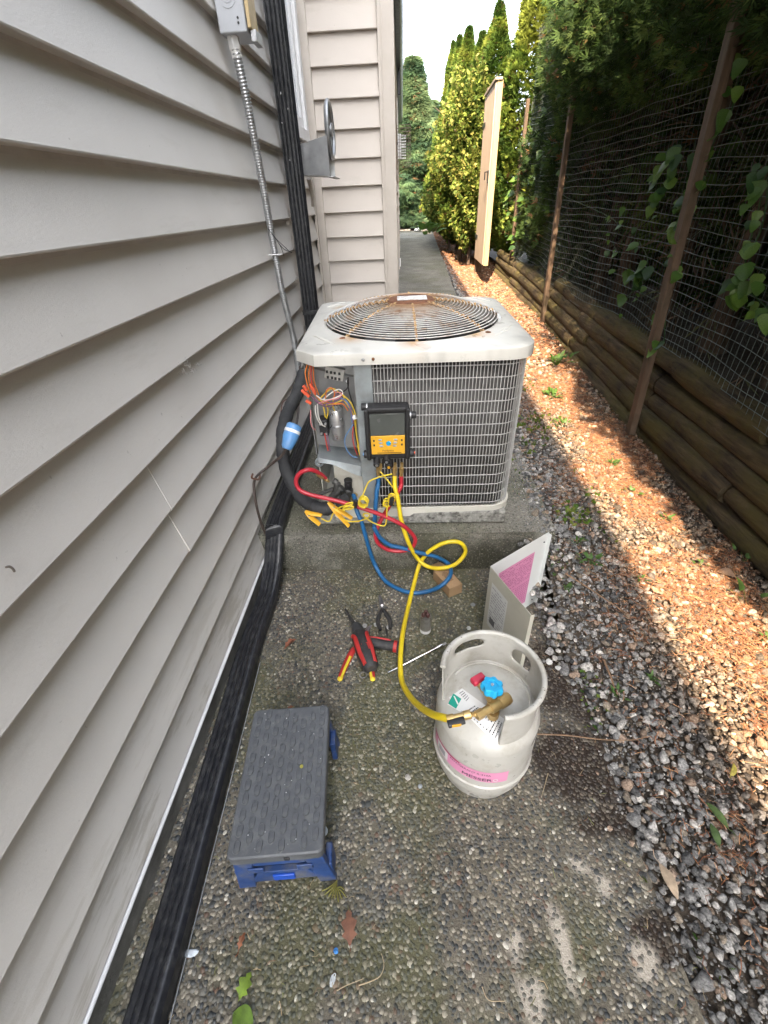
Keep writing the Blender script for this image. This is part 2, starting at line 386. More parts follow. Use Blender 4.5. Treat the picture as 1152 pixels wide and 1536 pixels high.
# ---- dry cedar needles and shed sprays on the gravel
def needles(name, x, y, z, L, w, pal, m):
    N = len(x); a = RNG.random(N)*2*PI; k = RNG.normal(0, .5, N)
    dx, dy = np.cos(a), np.sin(a); mx = x+dy*k*L*.3; my = y-dx*k*L*.3
    P = np.stack([np.stack([x-dx*L/2, y-dy*L/2, z], 1), np.stack([mx, my, z+RNG.uniform(0, .006, N)], 1), np.stack([x+dx*L/2, y+dy*L/2, z+RNG.uniform(-.003, .006, N)], 1)], 1)
    off = np.stack([-dy*w, dx*w, 0*w], 1)[:, None]
    V = np.concatenate([P+off, P-off, P+np.array([0, 0, 1])*w[:, None, None]*1.2], 1)      # 9 verts: a three sided sliver
    F0 = np.array([[0,1,7,6],[1,2,8,7],[3,6,7,4],[4,7,8,5]])
    pc = pal[RNG.integers(0, len(pal), N)]*RNG.uniform(.7, 1.3, (N, 1))
    return npmesh(name, V.reshape(-1, 3), (F0[None]+(np.arange(N)*9)[:, None, None]).reshape(-1, 4), m, cols=np.repeat(pc, 9, 0), kind='stuff')
npal = np.array([[.25,.095,.042],[.32,.14,.06],[.19,.075,.038],[.40,.22,.11],[.14,.065,.035]])
nm = mat('dry_needle', (1,1,1), 0.8, var=0.2, scale=60, attr=True)
x = RNG.normal(1.16, .22, 44000); y = RNG.uniform(-.2, 4.2, 44000)
keep = (x > .62) & (x < 1.6) & (RNG.random(len(x)) < sstep(.38, .62, fbm(x, y, 4, 4))+.12); x, y = x[keep], y[keep]
needles('dry_needles', x, y, grav_z(x, y)+RNG.uniform(.002, .016, len(x)), RNG.uniform(.012, .042, len(x)), RNG.uniform(.0005, .0010, len(x)), npal, nm)
x = RNG.uniform(.75, 1.6, 14000); y = RNG.uniform(4.2, 14.5, 14000)
needles('dry_needles', x, y, grav_z(x, y)+RNG.uniform(.004, .024, len(x)), RNG.uniform(.03, .07, len(x)), RNG.uniform(.0015, .003, len(x)), npal, nm)
x = RNG.uniform(-.5, .6, 500); y = RNG.uniform(0, 1.45, 500)
needles('slab_litter', x, y, RNG.uniform(.003, .006, 500), RNG.uniform(.006, .022, 500), RNG.uniform(.0003, .0007, 500), np.array([[.25,.20,.12],[.33,.24,.13],[.2,.1,.06],[.15,.16,.05]]), nm)
# ================================================================== THE HOUSE
WX = -0.61; YB = 3.82; SP = 0.1477; Z0 = 0.100
siding = bpy.data.materials.new('vinyl_siding'); t = NT(siding)
c = t.ramp(t.noise(2.2, 4), [(0.3, (0.54,0.515,0.475)), (0.7, (0.59,0.565,0.525))])
d = t.ramp(t.noise(5, 7, 0.7, stretch=(1, .5, 3)), [(0.58, (0,0,0)), (0.80, (0.4,)*3)]); c = t.mix(d, c, (0.33,0.30,0.25))
sp_ = t.ramp(t.noise(70, 2, 0.4), [(0.76, (0,0,0)), (0.80, (0.5,)*3)]); c = t.mix(sp_, c, (0.25,0.23,0.2))
geo = t.n('NewGeometry'); sx = t.n('SeparateXYZ'); t.l(geo.outputs['Position'], sx.inputs[0])
low = t.ramp(sx.outputs['Z'], [(0.12, (1,1,1)), (0.40, (0,0,0))])     # splash dirt near the ground
dd = t.mix(1.0, low, t.ramp(t.noise(7, 7, 0.72, stretch=(1, .6, 4)), [(0.50, (0,0,0)), (0.60, (0.5,)*3)]), 'MULTIPLY'); c = t.mix(dd, c, (0.27,0.235,0.17))
t.l(c, t.b.inputs['Base Color']); t.b.inputs['Roughness'].default_value = 0.5
b1 = t.bump(t.noise(48, 3, 0.6, stretch=(1, 1.3, 6.5), dist=.6), 0.22, 0.003); t.l(t.bump(t.noise(420, 2, .5), 0.10, 0.002, b1), t.b.inputs['Normal'])
siding_b = siding.copy(); siding_b.name = 'vinyl_siding_back'; tb = siding_b.node_tree  # same siding; warm bounce light on the back wall is tinted into its colour
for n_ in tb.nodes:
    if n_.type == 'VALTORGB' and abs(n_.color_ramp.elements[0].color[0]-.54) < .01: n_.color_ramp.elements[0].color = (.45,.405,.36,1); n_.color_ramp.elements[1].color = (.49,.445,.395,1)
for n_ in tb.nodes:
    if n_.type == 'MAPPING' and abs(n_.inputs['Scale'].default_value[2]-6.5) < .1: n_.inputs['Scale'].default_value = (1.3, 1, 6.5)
dark = mat('black_metal', (0.012,0.013,0.016), 0.38, var=0.3, scale=20, dirt=(0.10,0.10,0.095), dscale=45, damt=0.35)
white = mat('white_vinyl', (0.72,0.72,0.72), 0.4, var=0.04)
cream = mat('beige_trim', (0.48,0.435,0.385), 0.5, var=0.05, scale=6, dirt=(.40,.36,.30), dscale=9, damt=.35)
concrete = mat('old_concrete', (0.20,0.195,0.175), 0.9, var=0.3, scale=18, bump=0.5, bscale=140, dirt=(0.10,0.095,0.07), dscale=6)
house = thing('house', 'house wall in pale grey lap siding with beige corner trim, left of the path', 'house', (WX, 0, 0))
def board(mapf, a0, a1, z0, m, h=SP, seed=0, n=14):
    prof = [(-0.029, h+0.012), (-0.0012, 0.0075), (0.0, 0.0045), (-0.0006, 0.0016), (-0.0026, 0.0), (-0.027, 0.0), (-0.032, h+0.012)]
    V = []; F = []; k = len(prof); rr = random.Random(seed); ph = rr.random()*9
    for i in range(n+1):
        a = a0+(a1-a0)*i/n; w = 0.0011*math.sin(a*3.1+ph)+0.0006*math.sin(a*9+ph*2)
        for o, z in prof: V.append(mapf(o+w*(1 if o > -.01 else 0), a, z0+z))
    for i in range(n):
        for j in range(k):
            q = (i*k+j, i*k+(j+1) % k, (i+1)*k+(j+1) % k, (i+1)*k+j); F.append(q)
    F += [tuple(range(k)), tuple(n*k+j for j in range(k))[::-1]]
    o = MB().add(V, F).build('siding_board', m, house, world=True, angle=30)
    import bmesh
    bm = bmesh.new(); bm.from_mesh(o.data); bmesh.ops.recalc_face_normals(bm, faces=bm.faces); bm.to_mesh(o.data); bm.free(); return o
fl = lambda o, a, z: (WX+o, a, z)
fb = lambda o, a, z: (a, YB-o, z)
for i in range(19):
    z = Z0+i*SP
    if i in (3, 4):
        board(fl, -1.2, 0.955+0.01*(4-i), z, siding, seed=i)
        board(lambda o, a, zz: (WX+o+0.0018, a, zz-0.0010), 0.945+0.01*(4-i), YB-0.03, z, siding, seed=i+50)
    else: board(fl, -1.2, YB-0.03, z, siding, seed=i)
zb = [path_z(YB)+0.03+i*0.1505 for i in range(18)]
xa = AY(577, 400, YB-0.02).x; off = AY(540, 237, YB).z; k0 = min(range(18), key=lambda i: abs(zb[i]-off)); sh = off-zb[k0]
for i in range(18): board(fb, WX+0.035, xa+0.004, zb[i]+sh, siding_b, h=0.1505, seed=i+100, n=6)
wallm = mat('rear_wall_paint', (0.50,0.48,0.45), 0.7)
mb = MB(); mb.box((WX-0.06, 1.3, 1.40), (0.07, 5.1, 2.72)); mb.build('sheathing', wallm, house, world=True, smooth=False)
mb = MB(); mb.box((WX-2.03, -2.4, 2.8), (4.0, 7.4, 5.7)); mb.build('rear_wall', wallm, house, world=True, smooth=False)
MB().box((-2.68, 5.40, 4.21), (4.0, 8.0, 2.81)).build('shade_storey', wallm, house, world=True, smooth=False)  # unseen storey, added to cast shade on the far path
mb = MB(); mb.box((-2.08, 8.4, 1.33), (4.0, 9.1, 2.95)); mb.build('side_wall', wallm, house, world=True, smooth=False)
for i in range(18): board(lambda o, a, z: (-0.052+o, a, z), YB+0.12, 12.9, zb[i]+sh, siding, h=0.1505, seed=i+200, n=8)
# unseen roof over the tall part, eave placed to shade path and gravel
MB().box((-2.53, 1.6, 5.66), (4.3, 15.6, 0.09)).build('roof', mat('roof_shingle', (0.06,0.06,0.065), .9, var=.3), house, world=True, smooth=False)
# foundation, white starter strip
MB().box((WX-0.05, 1.25, 0.0), (0.08, 5.1, 0.168)).build('foundation', concrete, house, world=True, smooth=False)
MB().prism([(WX-0.012, 0.0865), (WX+0.004, 0.0865), (WX+0.0045, 0.0905), (WX+0.002, 0.094), (WX-0.006, 0.0985), (WX-0.012, 0.0985)], 0, 5.0,
           Matrix(((1,0,0,0),(0,0,1,-1.2),(0,1,0,0),(0,0,0,1)))).build('starter_strip', white, house, world=True, smooth=False)
# corner trims: outer corner at the right, inside corner at the left
xa = AY(577, 400, YB-0.02).x; xb = AY(597, 400, YB-0.02).x
mb = MB(); mb.box(((xa+xb)/2, YB-0.006, 1.5), (xb-xa, 0.03, 2.8)); mb.build('corner_trim', cream, house, world=True, bevel=0.003)
MB().box((xb-0.008, YB+0.06, 1.5), (0.012, 0.10, 2.796)).build('corner_trim', cream, house, world=True, bevel=0.002)
MB().box(((xa+xb)/2-0.026, YB-0.024, 1.5), (0.006, 0.008, 2.79)).build('corner_bead', cream, house, world=True, bevel=0.0015)
xi = AY(468, 250, YB-.01).x
MB().prism([(WX-0.01, YB-0.055), (WX+0.006, YB-0.055), (WX+0.008, YB-0.03), (WX+0.03, YB-0.012), (WX+0.055, YB-0.01), (WX+0.055, YB+0.02), (WX-0.01, YB+0.02)], 0.2, 2.9).build('inner_corner_trim', cream, house, world=True, bevel=0.002)
# window on the left wall beyond the downspout
wz = AXX(447, 208, WX+0.02).z
wf = MB()
y0w, y1w = 3.06, 3.60; X0w = WX-0.01
for (c, d) in (((X0w+0.025, y1w-0.03, 2.2), (0.05, 0.06, 1.30)), ((X0w+0.025, y0w+0.03, 2.2), (0.05, 0.06, 1.30)), ((X0w+0.0255, (y0w+y1w)/2, wz+0.03), (0.051, y1w-y0w+.004, 0.06))):
    wf.box(c, d)
w_o = wf.build('window', white, house, world=True, bevel=0.004)
wi = MB()
for (c, d) in (((X0w+0.016, y1w-0.085, 2.25), (0.032, 0.05, 1.2)), ((X0w+0.016, y0w+0.085, 2.25), (0.032, 0.05, 1.2)), ((X0w+0.0165, (y0w+y1w)/2, wz+0.085), (0.033, y1w-y0w-.12, 0.05))): wi.box(c, d)
wi.build('sash', white, w_o, world=True, bevel=0.003)
MB().box((X0w+0.012, (y0w+y1w)/2, 2.3), (0.008, y1w-y0w-0.2, 1.1)).build('pane', mat('window_glass', (0.62,0.65,0.67), 0.08, var=.03), w_o, world=True, smooth=False)
MB().box((X0w+0.0135, y1w+0.006, 2.2), (0.052, 0.010, 1.32)).build('edge_strip', dark, w_o, world=True, smooth=False)  # dark strip along the far edge of the window
MB().box((WX+0.006, (y0w+y1w)/2, wz-0.012), (0.03, y1w-y0w, 0.02)).build('window_sill', dark, w_o, world=True, bevel=0.002)
# ---- gutter of the low wing, seen end on against the sky
gt = thing('gutter', 'black roof gutter above the far corner of the house, against the sky', 'gutter', (-0.01, 5.9, 2.75))
gp = [(-0.035, 0.11), (-0.035, 0.0), (0.012, 0.0), (0.030, 0.03), (0.034, 0.07), (0.042, 0.11)]
mb = MB(); mb.prism([(x, z) for x, z in gp], -1.9, 6.8, Matrix(((1,0,0,0),(0,0,1,0),(0,1,0,0),(0,0,0,1)))); mb.build('gutter_channel', dark, gt, smooth=False)  # far run lengthened to shade the path
MB().box((-0.012, 2.05, -0.09), (0.035, 0.08, 0.34)).build('gutter_outlet', dark, gt, bevel=0.004)
MB().box((-0.002, 2.4, 0.118), (0.095, 8.78, 0.03)).build('drip_edge', dark, gt, smooth=False)
# ---- black ribbed downspout
def ribbed(w, d, n=4, rib=0.004):
    """closed outline, ribs on the faces looking to -Y and +X"""
    P = []
    for k in range(n*4+1):
        u = k/(n*4); P.append((-w/2+w*u, -d/2-rib*max(0, math.sin(u*n*2*PI-PI/2))))
    for k in range(1, n*4+1):
        u = k/(n*4); P.append((w/2+rib*max(0, math.sin(u*n*2*PI-PI/2)), -d/2+d*u))
    P += [(w/2-0.006, d/2+.001), (-w/2, d/2)]; return P
ds = thing('downspout', 'black ribbed downspout running up the siding beside the window', 'downspout', (WX+0.052, 2.90, 0.26))
MB().prism(ribbed(0.078, 0.085), 0.0, 2.7).build('pipe', dark, ds, angle=25)
for zz in (0.55, 2.2): MB().box((0, 0.0, zz), (0.088, 0.097, 0.025)).build('strap', dark, ds, bevel=0.002)
sc_ = MB()
for k in range(4):
    zz = 1.25+random.random()*0.5; sc_.box((-.03+random.random()*.055, -0.0478, zz), (0.002+random.random()*.002, 0.0015, 0.004+random.random()*0.01))
sc_.build('paint_scratch', white, ds, smooth=False, kind='stuff')
# ---- black drain pipe lying along the wall
dp = thing('drain_pipe', 'black ribbed drain pipe lying on the slab along the wall foot', 'pipe', (0, 0, 0))
def lying(P, w, h, name):
    mb = MB(); P = [Vector(p) for p in P]; V = []; prof = []
    n = 20
    for k in range(n+1):
        u = k/n; prof.append((-w/2+w*u, h+0.0035*max(0, math.sin(u*5*2*PI-PI/2))*(0.12 < u < 0.80) - (0.010*max(0, (u-0.8)/0.2)**2 + 0.010*max(0, (0.12-u)/0.12)**2)))
    prof += [(w/2+.001, h*0.55), (w/2+.0025, h*0.42), (w/2, h*0.40), (w/2-0.004, 0.0), (-w/2+.004, 0.0), (-w/2, h*.5)]; m = len(prof)
    for i, p in enumerate(P):
        d = (P[min(i+1, len(P)-1)]-P[max(0, i-1)]); d.z = 0; d.normalize(); s = Vector((d.y, -d.x, 0))
        for x, z in prof: V.append(p+s*x+Vector((0,0,z)))
    F = [(i*m+j, (i+1)*m+j, (i+1)*m+(j+1) % m, i*m+(j+1) % m) for i in range(len(P)-1) for j in range(m)]
    F += [tuple(range(m)), tuple((len(P)-1)*m+j for j in range(m))[::-1]]
    return mb.add(V, F).build(name, dark, dp, angle=30)
lying(cr([(-0.511, -0.5, 0.006), (-0.517, 0.1, 0.006), (-0.535, 0.5, 0.006), (-0.560, 0.98, 0.006)], 8), 0.073, 0.062, 'pipe_section')
lying(cr([(-0.562, 0.90, 0.004), (-0.566, 1.1, 0.004), (-0.562, 1.28, 0.010), (-0.556, 1.42, 0.085)], 8), 0.074, 0.055, 'pipe_section')
lying(cr([(-0.557, 1.39, 0.068), (-0.552, 1.48, 0.165), (-0.548, 1.58, 0.212), (-0.55, 2.6, 0.245)], 8), 0.073, 0.054, 'pipe_section')
seam_m = mat('pipe_seam', (0.35,0.36,0.37), 0.5)
MB().tube([(-0.4715, -0.5, 0.012), (-0.4775, 0.1, 0.012), (-0.4955, 0.5, 0.012), (-0.5205, 0.98, 0.012)], 0.0011, 4).build('seam', seam_m, dp)
# ---- electrical box with its open cover, flexible conduit, clip
galv = mat('galvanised_steel', (0.42,0.43,0.44), 0.42, metal=0.75, var=0.2, scale=25, dirt=(.25,.25,.25), dscale=18)
grey_pl = mat('grey_paint', (0.40,0.42,0.45), 0.45, var=0.06)
bx = thing('disconnect_box', 'grey electrical disconnect box with round knockout at top of the siding', 'electrical box', (WX+0.052, 2.13, 1.82))
MB().box((0, 0.07, 0.20), (0.094, 0.14, 0.40)).build('enclosure', grey_pl, bx, bevel=0.004)
for r0, r1, yy in ((0.024, 0.029, -0.0012), (0.0, 0.017, -0.0012)):
    MB().lathe([(r0, 0.0), (r0, 0.0022), (r1, 0.0022), (r1, 0.0)], 28, Matrix.Translation((-0.004, 0.0005, 0.085)) @ Matrix.Rotation(PI/2, 4, 'X')).build('knockout', grey_pl, bx)
for zz in (0.022, 0.034): MB().cyl((0.022, 0.001, zz), (0.022, -0.002, zz), 0.0035, 10).build('screw', dark, bx)
MB().box((0.056, 0.052, 0.22), (0.012, 0.10, 0.42)).build('cover', mat('yellowed_cover', (0.52,0.40,0.22), 0.6, var=.2, dirt=(.28,.18,.08)), bx, bevel=0.002)
MB().box((0.062, 0.06, -0.005), (0.02, 0.08, 0.03)).build('hasp', galv, bx, bevel=0.002)
cd = thing('flexible_conduit', 'ribbed grey metal conduit dropping from the grey box down the siding', 'conduit', (0, 0, 0))
pts = [AY(350, 58, 2.17), AY(358, 95, 2.17), AY(374, 170, 2.20), AY(393, 270, 2.27), AY(408, 355, 2.33), AY(424, 440, 2.38), AY(441, 510, 2.46), AY(450, 575, 2.52)]
P = cr(pts, 40); rr = [0.0165*(1.0+0.10*math.sin(i*PI*0.5*1.0)) for i in range(len(P))]
L = [0]
for i in range(1, len(P)): L.append(L[-1]+(P[i]-P[i-1]).length)
nn = int(L[-1]/0.0024); Q = []; k = 0
for i in range(nn):
    s = L[-1]*i/(nn-1)
    while k < len(L)-2 and L[k+1] < s: k += 1
    f = (s-L[k])/max(1e-9, L[k+1]-L[k]); Q.append(P[k].lerp(P[k+1], f))
MB().tube(Q, [0.0162 if i % 4 < 2 else 0.0140 for i in range(nn)], 12).build('sheath', galv, cd, angle=60)
p0 = pts[0]; d0 = (pts[1]-pts[0]).normalized()
MB().tube([p0-d0*0.012, p0+d0*0.028, p0+d0*0.030, p0+d0*0.050], [0.021, 0.021, 0.019, 0.0185], 6).build('connector', mat('white_metal_fitting', (.66,.66,.65), .35, metal=.4), cd, bevel=.001)
pc_ = AY(414, 383, 2.34)
MB().tube([pc_+Vector((-.03, 0, .002)), pc_+Vector((-.012, -.022, .004)), pc_+Vector((.012, -.022, .004)), pc_+Vector((.026, -.004, .003))], .006, 6, flat=.5).build('clip', white, cd)
for k, (a, b, c_) in enumerate((((402, 343), (414, 358), (433, 376)), ((404, 345), (420, 368), (426, 384)), ((408, 350), (424, 372), (438, 379)))):
    MB().tube(cr([AY(*a, 2.30), AY(*b, 2.30), AY(*c_, 2.34)], 5), .0014, 5).build('tie_wire', dark, cd)
# ---- vent hood
vh = thing('vent_hood', 'grey metal exhaust hood with a round ring, under the window', 'vent hood', (WX, 3.12, 1.5))
w0 = AY(449, 226, 3.12); w1 = AY(503, 226, 3.12)
def frustum(mb, x0, x1, z0a, z0b, z1a, z1b, ya, yb, yc, yd, th=0.004):
    o = [(x0, ya, z0a), (x0, yb, z0a), (x0, yb, z0b), (x0, ya, z0b), (x1, yc, z1a), (x1, yd, z1a), (x1, yd, z1b), (x1, yc, z1b)]
    c = sum((Vector(p) for p in o), Vector())/8; i = [Vector(p)+((c-Vector(p))*Vector((0, 1, 1)))*0.05 for p in o]
    V = list(map(Vector, o))+i; F = []
    for k in range(4):
        k2 = (k+1) % 4; F += [(k, k2, 4+k2, 4+k), (8+k, 12+k, 12+k2, 8+k2), (4+k, 4+k2, 12+k2, 12+k), (k, 8+k, 8+k2, k2)]
    return mb.add(V, F)
xw, zt, zbm = WX+0.0, 1.60, 1.475
zA = AY(452, 262, 3.12).z; zB = AY(449, 224, 3.12).z; zC = AY(500, 267, 3.12).z; zD = AY(488, 206, 3.12).z; xm = AY(500, 240, 3.12).x
hoodm = mat('hood_metal', (0.34,0.35,0.36), 0.4, metal=0.7, var=0.15, scale=18, dirt=(.5,.5,.5), dscale=14, damt=.3)
frustum(MB(), xw, xm-.012, zA, zB, zC+.005, zD, 3.06, 3.24, 3.02, 3.26).build('duct', hoodm, vh, world=True, smooth=False)
mb = MB(); mb.box((xm-.004, 3.14, zC+.002), (0.030, 0.26, 0.004)); mb.build('lip', hoodm, vh, world=True, bevel=.001)
rc = AY(495, 195, 3.14); rz = (AY(493, 153, 3.14).z-AY(499, 238, 3.14).z)/2
ringp = [(rc.x, rc.y+rz*math.cos(a), rc.z+rz*math.sin(a)) for a in np.linspace(0, 2*PI, 41)]
MB().tube(ringp, 0.012, 8, caps=False).build('ring', hoodm, vh, world=True)
for a in (0.3, 0.3+PI*2/3, 0.3+PI*4/3):
    MB().tube([rc, rc+Vector((0, rz*math.cos(a), rz*math.sin(a)))], 0.007, 6).build('spoke', hoodm, vh, world=True)
MB().cyl(rc-Vector((.012,0,0)), rc+Vector((.012,0,0)), .03, 14).build('hub', hoodm, vh, world=True, bevel=.002)
MB().lathe([(0.001, 0), (rz*.97, 0)], 32, Matrix.Translation(rc-Vector((.014, 0, 0))) @ Matrix.Rotation(PI/2, 4, 'Y')).build('damper_flap', hoodm, vh, world=True)
MB().tube(cr([AY(463, 268, 3.3), AY(468, 290, 3.34), AY(470, 310, 3.34)], 5), .012, 6).build('loose_cable', cream, vh, world=True)

# ================================================================== RETAINING WALL, FENCE
FX = 1.50
logm = bpy.data.materials.new('mossy_log'); t = NT(logm)
g_ = t.noise(9, 6, 0.7, stretch=(3, .35, 3), dist=.6); c = t.ramp(g_, [(0.34, (0.014,0.010,0.006)), (0.5, (0.055,0.040,0.021)), (0.68, (0.12,0.092,0.050))])
mo = t.ramp(t.noise(4, 6, 0.7), [(0.42, (0,0,0)), (0.62, (0.8,)*3)]); c = t.mix(mo, c, (0.085,0.072,0.016))
t.l(c, t.b.inputs['Base Color']); t.b.inputs['Roughness'].default_value = 0.92
t.l(t.bump(t.noise(26, 6, 0.7, stretch=(3, .25, 3), dist=.5), 1.0, 0.012), t.b.inputs['Normal'])
lw = thing('log_retaining_wall', 'dark mossy retaining wall of stacked round logs under the mesh fence', 'retaining wall', (FX, 0, 0))
def log(y0, y1, x, z0, z1, r, seed):
    rr = random.Random(seed); P = []; n = max(4, int((y1-y0)/0.12)); ph = [rr.random()*9 for _ in range(4)]
    V = []; F = []; m = 16
    for i in range(n+1):
        u = i/n; y = y0+(y1-y0)*u; rad = r*(1+0.05*math.sin(y*2.1+ph[0])+.03*math.sin(y*5.7+ph[1])); z = z0+(z1-z0)*u
        if i in (0, n): rad *= 0.93
        for k in range(m):
            a = 2*PI*k/m; q = rad*(1+0.05*math.sin(2*a+ph[2]+y)+0.03*math.sin(5*a+ph[3]-y*2))
            V.append((x+q*math.cos(a)+0.01*math.sin(y*1.7+ph[1]), y, z+q*math.sin(a)))
    for i in range(n): F += [(i*m+k, (i+1)*m+k, (i+1)*m+(k+1) % m, i*m+(k+1) % m) for k in range(m)]
    F += [tuple(range(m)), tuple(n*m+k for k in range(m))[::-1]]
    MB().add(V, F).build('log', logm, lw, world=True, angle=50)
def base(y): return float(grav_z(1.47, y))
for row, r in enumerate((0.068, 0.066, 0.064, 0.066, 0.068)):
    cuts = [-1.4, 0.4+0.37*(row % 3), 1.25+0.28*((row*2) % 3), 2.74 if row < 4 else 2.6, 3.9+.3*(row % 2), 5.1, 6.6+.4*(row % 2), 8.2]
    for a, b in zip(cuts, cuts[1:]):
        h = lambda y: base(y)+0.028+row*0.100+(0.02 if y < 2.7 else -0.03)-0.012*max(0, y-2.7)*row/4
        if row == 4 and a > 5: continue
        log(a+0.006, b-0.006, FX+0.02+0.018*row+random.uniform(-.012, .012), h(a), h(b), r*random.uniform(.94, 1.06), row*10+int(a*7))
woodm = mat('weathered_post', (0.105,0.070,0.046), 0.85, var=0.35, scale=7, bump=0.7, bscale=30, stretch=(4, 4, .35), dirt=(.06,.05,.03), dscale=4, damt=.6)
meshm = mat('grey_green_mesh', (0.10,0.125,0.115), 0.55, metal=0.2, var=0.2)
fe = thing('mesh_fence', 'wire mesh fence on brown wooden posts above the log wall', 'fence', (FX, 0, 0))
posts = []
for (pb, yb_) in (((942, 646), 2.66), ((812, 482), 5.05)):
    b_ = AY(*pb, yb_); posts.append(b_)
def post(x, y, z0, z1, w=0.040, d=0.055, lean=0.0):
    MB().box((0, 0, (z1-z0)/2), (w, d, z1-z0), Matrix.Translation((x, y, z0)) @ Matrix.Rotation(lean, 4, 'Y')).build('post', woodm, fe, world=True, bevel=0.004)
post(posts[0].x+0.02, posts[0].y, posts[0].z-.05, 2.95, lean=-R(2.2))
MB().box((0, 0, .62), (0.025, 0.06, 1.25), Matrix.Translation((posts[0].x+0.010, posts[0].y+0.045, 1.55)) @ Matrix.Rotation(-R(2.2), 4, 'Y')).build('post_brace', woodm, fe, world=True, bevel=.003)
post(posts[1].x+0.015, posts[1].y, posts[1].z-.05, AY(849, 120, posts[1].y).z, lean=-R(1.2))
post(FX+0.03, 0.35, -0.05, 2.4); post(FX+.03, 7.3, .3, 2.3)
# mesh wires: long wires are parts, the small uprights between them one part
NROW = 46; MZ0, MZ1 = 0.48, 2.80; Y0M, Y1M = -0.4, 7.3
def mx(y, z):
    s = 0.025*math.sin(y*2.3)*math.sin(z*1.9+.5)+0.014*math.sin(y*5.1+z*3.3)
    return FX+0.055+s+0.03*math.sin((y-2.7)/2.4*PI)*math.sin((z-.5)/1.6)
def mz(y, r): return MZ0+r*0.05-0.035*math.sin((y+.3)*1.3)*(1-r/60)+(0.035*max(0, y-3))+0.006*math.sin(y*7+r)
for r in range(NROW):
    P = [(mx(y, mz(y, r)), y, mz(y, r)) for y in np.arange(Y0M, Y1M, 0.10)]
    MB().tube(P, 0.00165, 4, caps=False).build('mesh_wire', meshm, fe, world=True)
mb = MB()
for k in range(int((Y1M-Y0M)/0.045)):
    y = Y0M+k*0.045; P = []
    for r in range(0, NROW, 1):
        yy = y+0.012*math.sin(r*.35+y*3)+.004*math.sin(r*1.3+k); P.append((mx(yy, mz(yy, r))+.0015, yy, mz(yy, r)))
    mb.tube(P, 0.0014, 3, caps=False)
mb.build('mesh_strands', meshm, fe, world=True, kind='stuff')
# ---- open board gate
gx0 = AY(727, 400, 7.0); gate = thing('board_gate', 'tall beige board gate standing open against the hedge', 'gate', (gx0.x, 7.0, gx0.z+0.01), (0, 0, R(-1.5)))
gb = mat('beige_boards', (0.36,0.285,0.215), 0.8, var=0.12, scale=9, stretch=(3,3,.3), bump=.3, bscale=40)
gh = 1.86; gw = 0.98
for k in range(9):
    MB().box((-0.03, 0.065+k*0.109-.05+.04, gh/2), (0.018, 0.096, gh-.02)).build('gate_board', gb, gate, bevel=0.005)
fr_m = mat('pale_lumber', (0.38,0.29,0.16), 0.75, var=0.14, scale=8, stretch=(3,3,.3), bump=.3, bscale=40)
for yy in (0.02, gw-0.02): MB().box((0.012, yy, gh/2), (0.064, 0.04, gh)).build('stile', fr_m, gate, bevel=0.003)
for zz in (0.12, gh/2, gh-0.12): MB().box((0.010, gw/2, zz), (0.052, gw-0.085, 0.09)).build('rail', fr_m, gate, bevel=0.003)
MB().box((-0.008, gw/2, gh+0.012), (0.085, gw+.03, 0.024)).build('cap', gb, gate, bevel=0.003)
MB().box((0.03, gw+.06, gh/2-.16), (0.09, 0.09, gh+.5)).build('hinge_post', woodm, gate, bevel=.004)
for zz in (.3, gh-.3): MB().box((-.030, gw-.08, zz), (.030, .30, .045)).build('strap_hinge', dark, gate, bevel=.003)
lt = MB(); lt.box((-0.046, 0.035, 0.98), (0.014, 0.05, 0.13)); lt.build('latch', dark, gate, bevel=.003)
MB().tube([(-0.05, 0.035, 1.03), (-.085, 0.03, 1.03), (-.085, 0.03, .95)], .008, 6).build('latch_handle', dark, gate)
gp_ = thing('gate_post', 'slim white gate post with a black hinge at the far house corner', 'post', (AY(599, 398, 8.3).x-.02, 8.3, path_z(8.3)))
MB().box((0, 0, 1.04), (0.06, 0.09, 2.08)).build('timber', mat('white_post', (.62,.57,.52), .6), gp_, bevel=.004)
MB().box((0.022, -.049, 1.62), (0.035, 0.012, 0.09)).build('hinge', dark, gp_, bevel=.002)
MB().box((0.03, -.02, 0.10), (0.03, 0.05, 0.12)).build('foot_plate', white, gp_, bevel=.002)
# ---- wire cage with a white louvred vent
cg = thing('caged_vent', 'small white louvred vent inside a wire cage on the far house side', 'vent', (-0.055, 7.95, 1.77))
mb = MB(); mb.box((0.03, 0, .20), (0.045, 0.02, 0.27)); mb.box((.045, 0.0, .20), (.12, .018, .02)); mb.build('vent_body', white, cg, bevel=.003)
for k in range(9): MB().box((0.075, -.012, 0.07+k*0.030), (0.085, 0.012, 0.014), Matrix.Rotation(0, 4, 'X')).build('louvre', white, cg, bevel=.002)
cm = mat('rusty_cage_wire', (.16,.13,.10), .6, metal=.5)
mb = MB()
for x in np.linspace(0.0, 0.185, 7): mb.tube([(x, -.05, -.02), (x, -.05, .42)], .0022, 4)
for z in np.linspace(-.02, .42, 13): mb.tube([(0, -.05, z), (.185, -.05, z), (.185, .25, z), (0, .25, z)], .0022, 4)
mb.build('cage', cm, cg)
# ---- power lines
for k, (py) in enumerate((54, 57, 63)):
    z = AY(620, py, 40).z
    o = MB().tube([(x*4-30, 40, z+0.0011*(x*4-6)**2+.02*k) for x in range(20)], 0.016, 5).build('power_line', dark, None)
    tag(o, ('highest', 'middle', 'lowest')[k]+' of the three thin wires crossing the pale sky', 'power line', 'power lines in the sky')

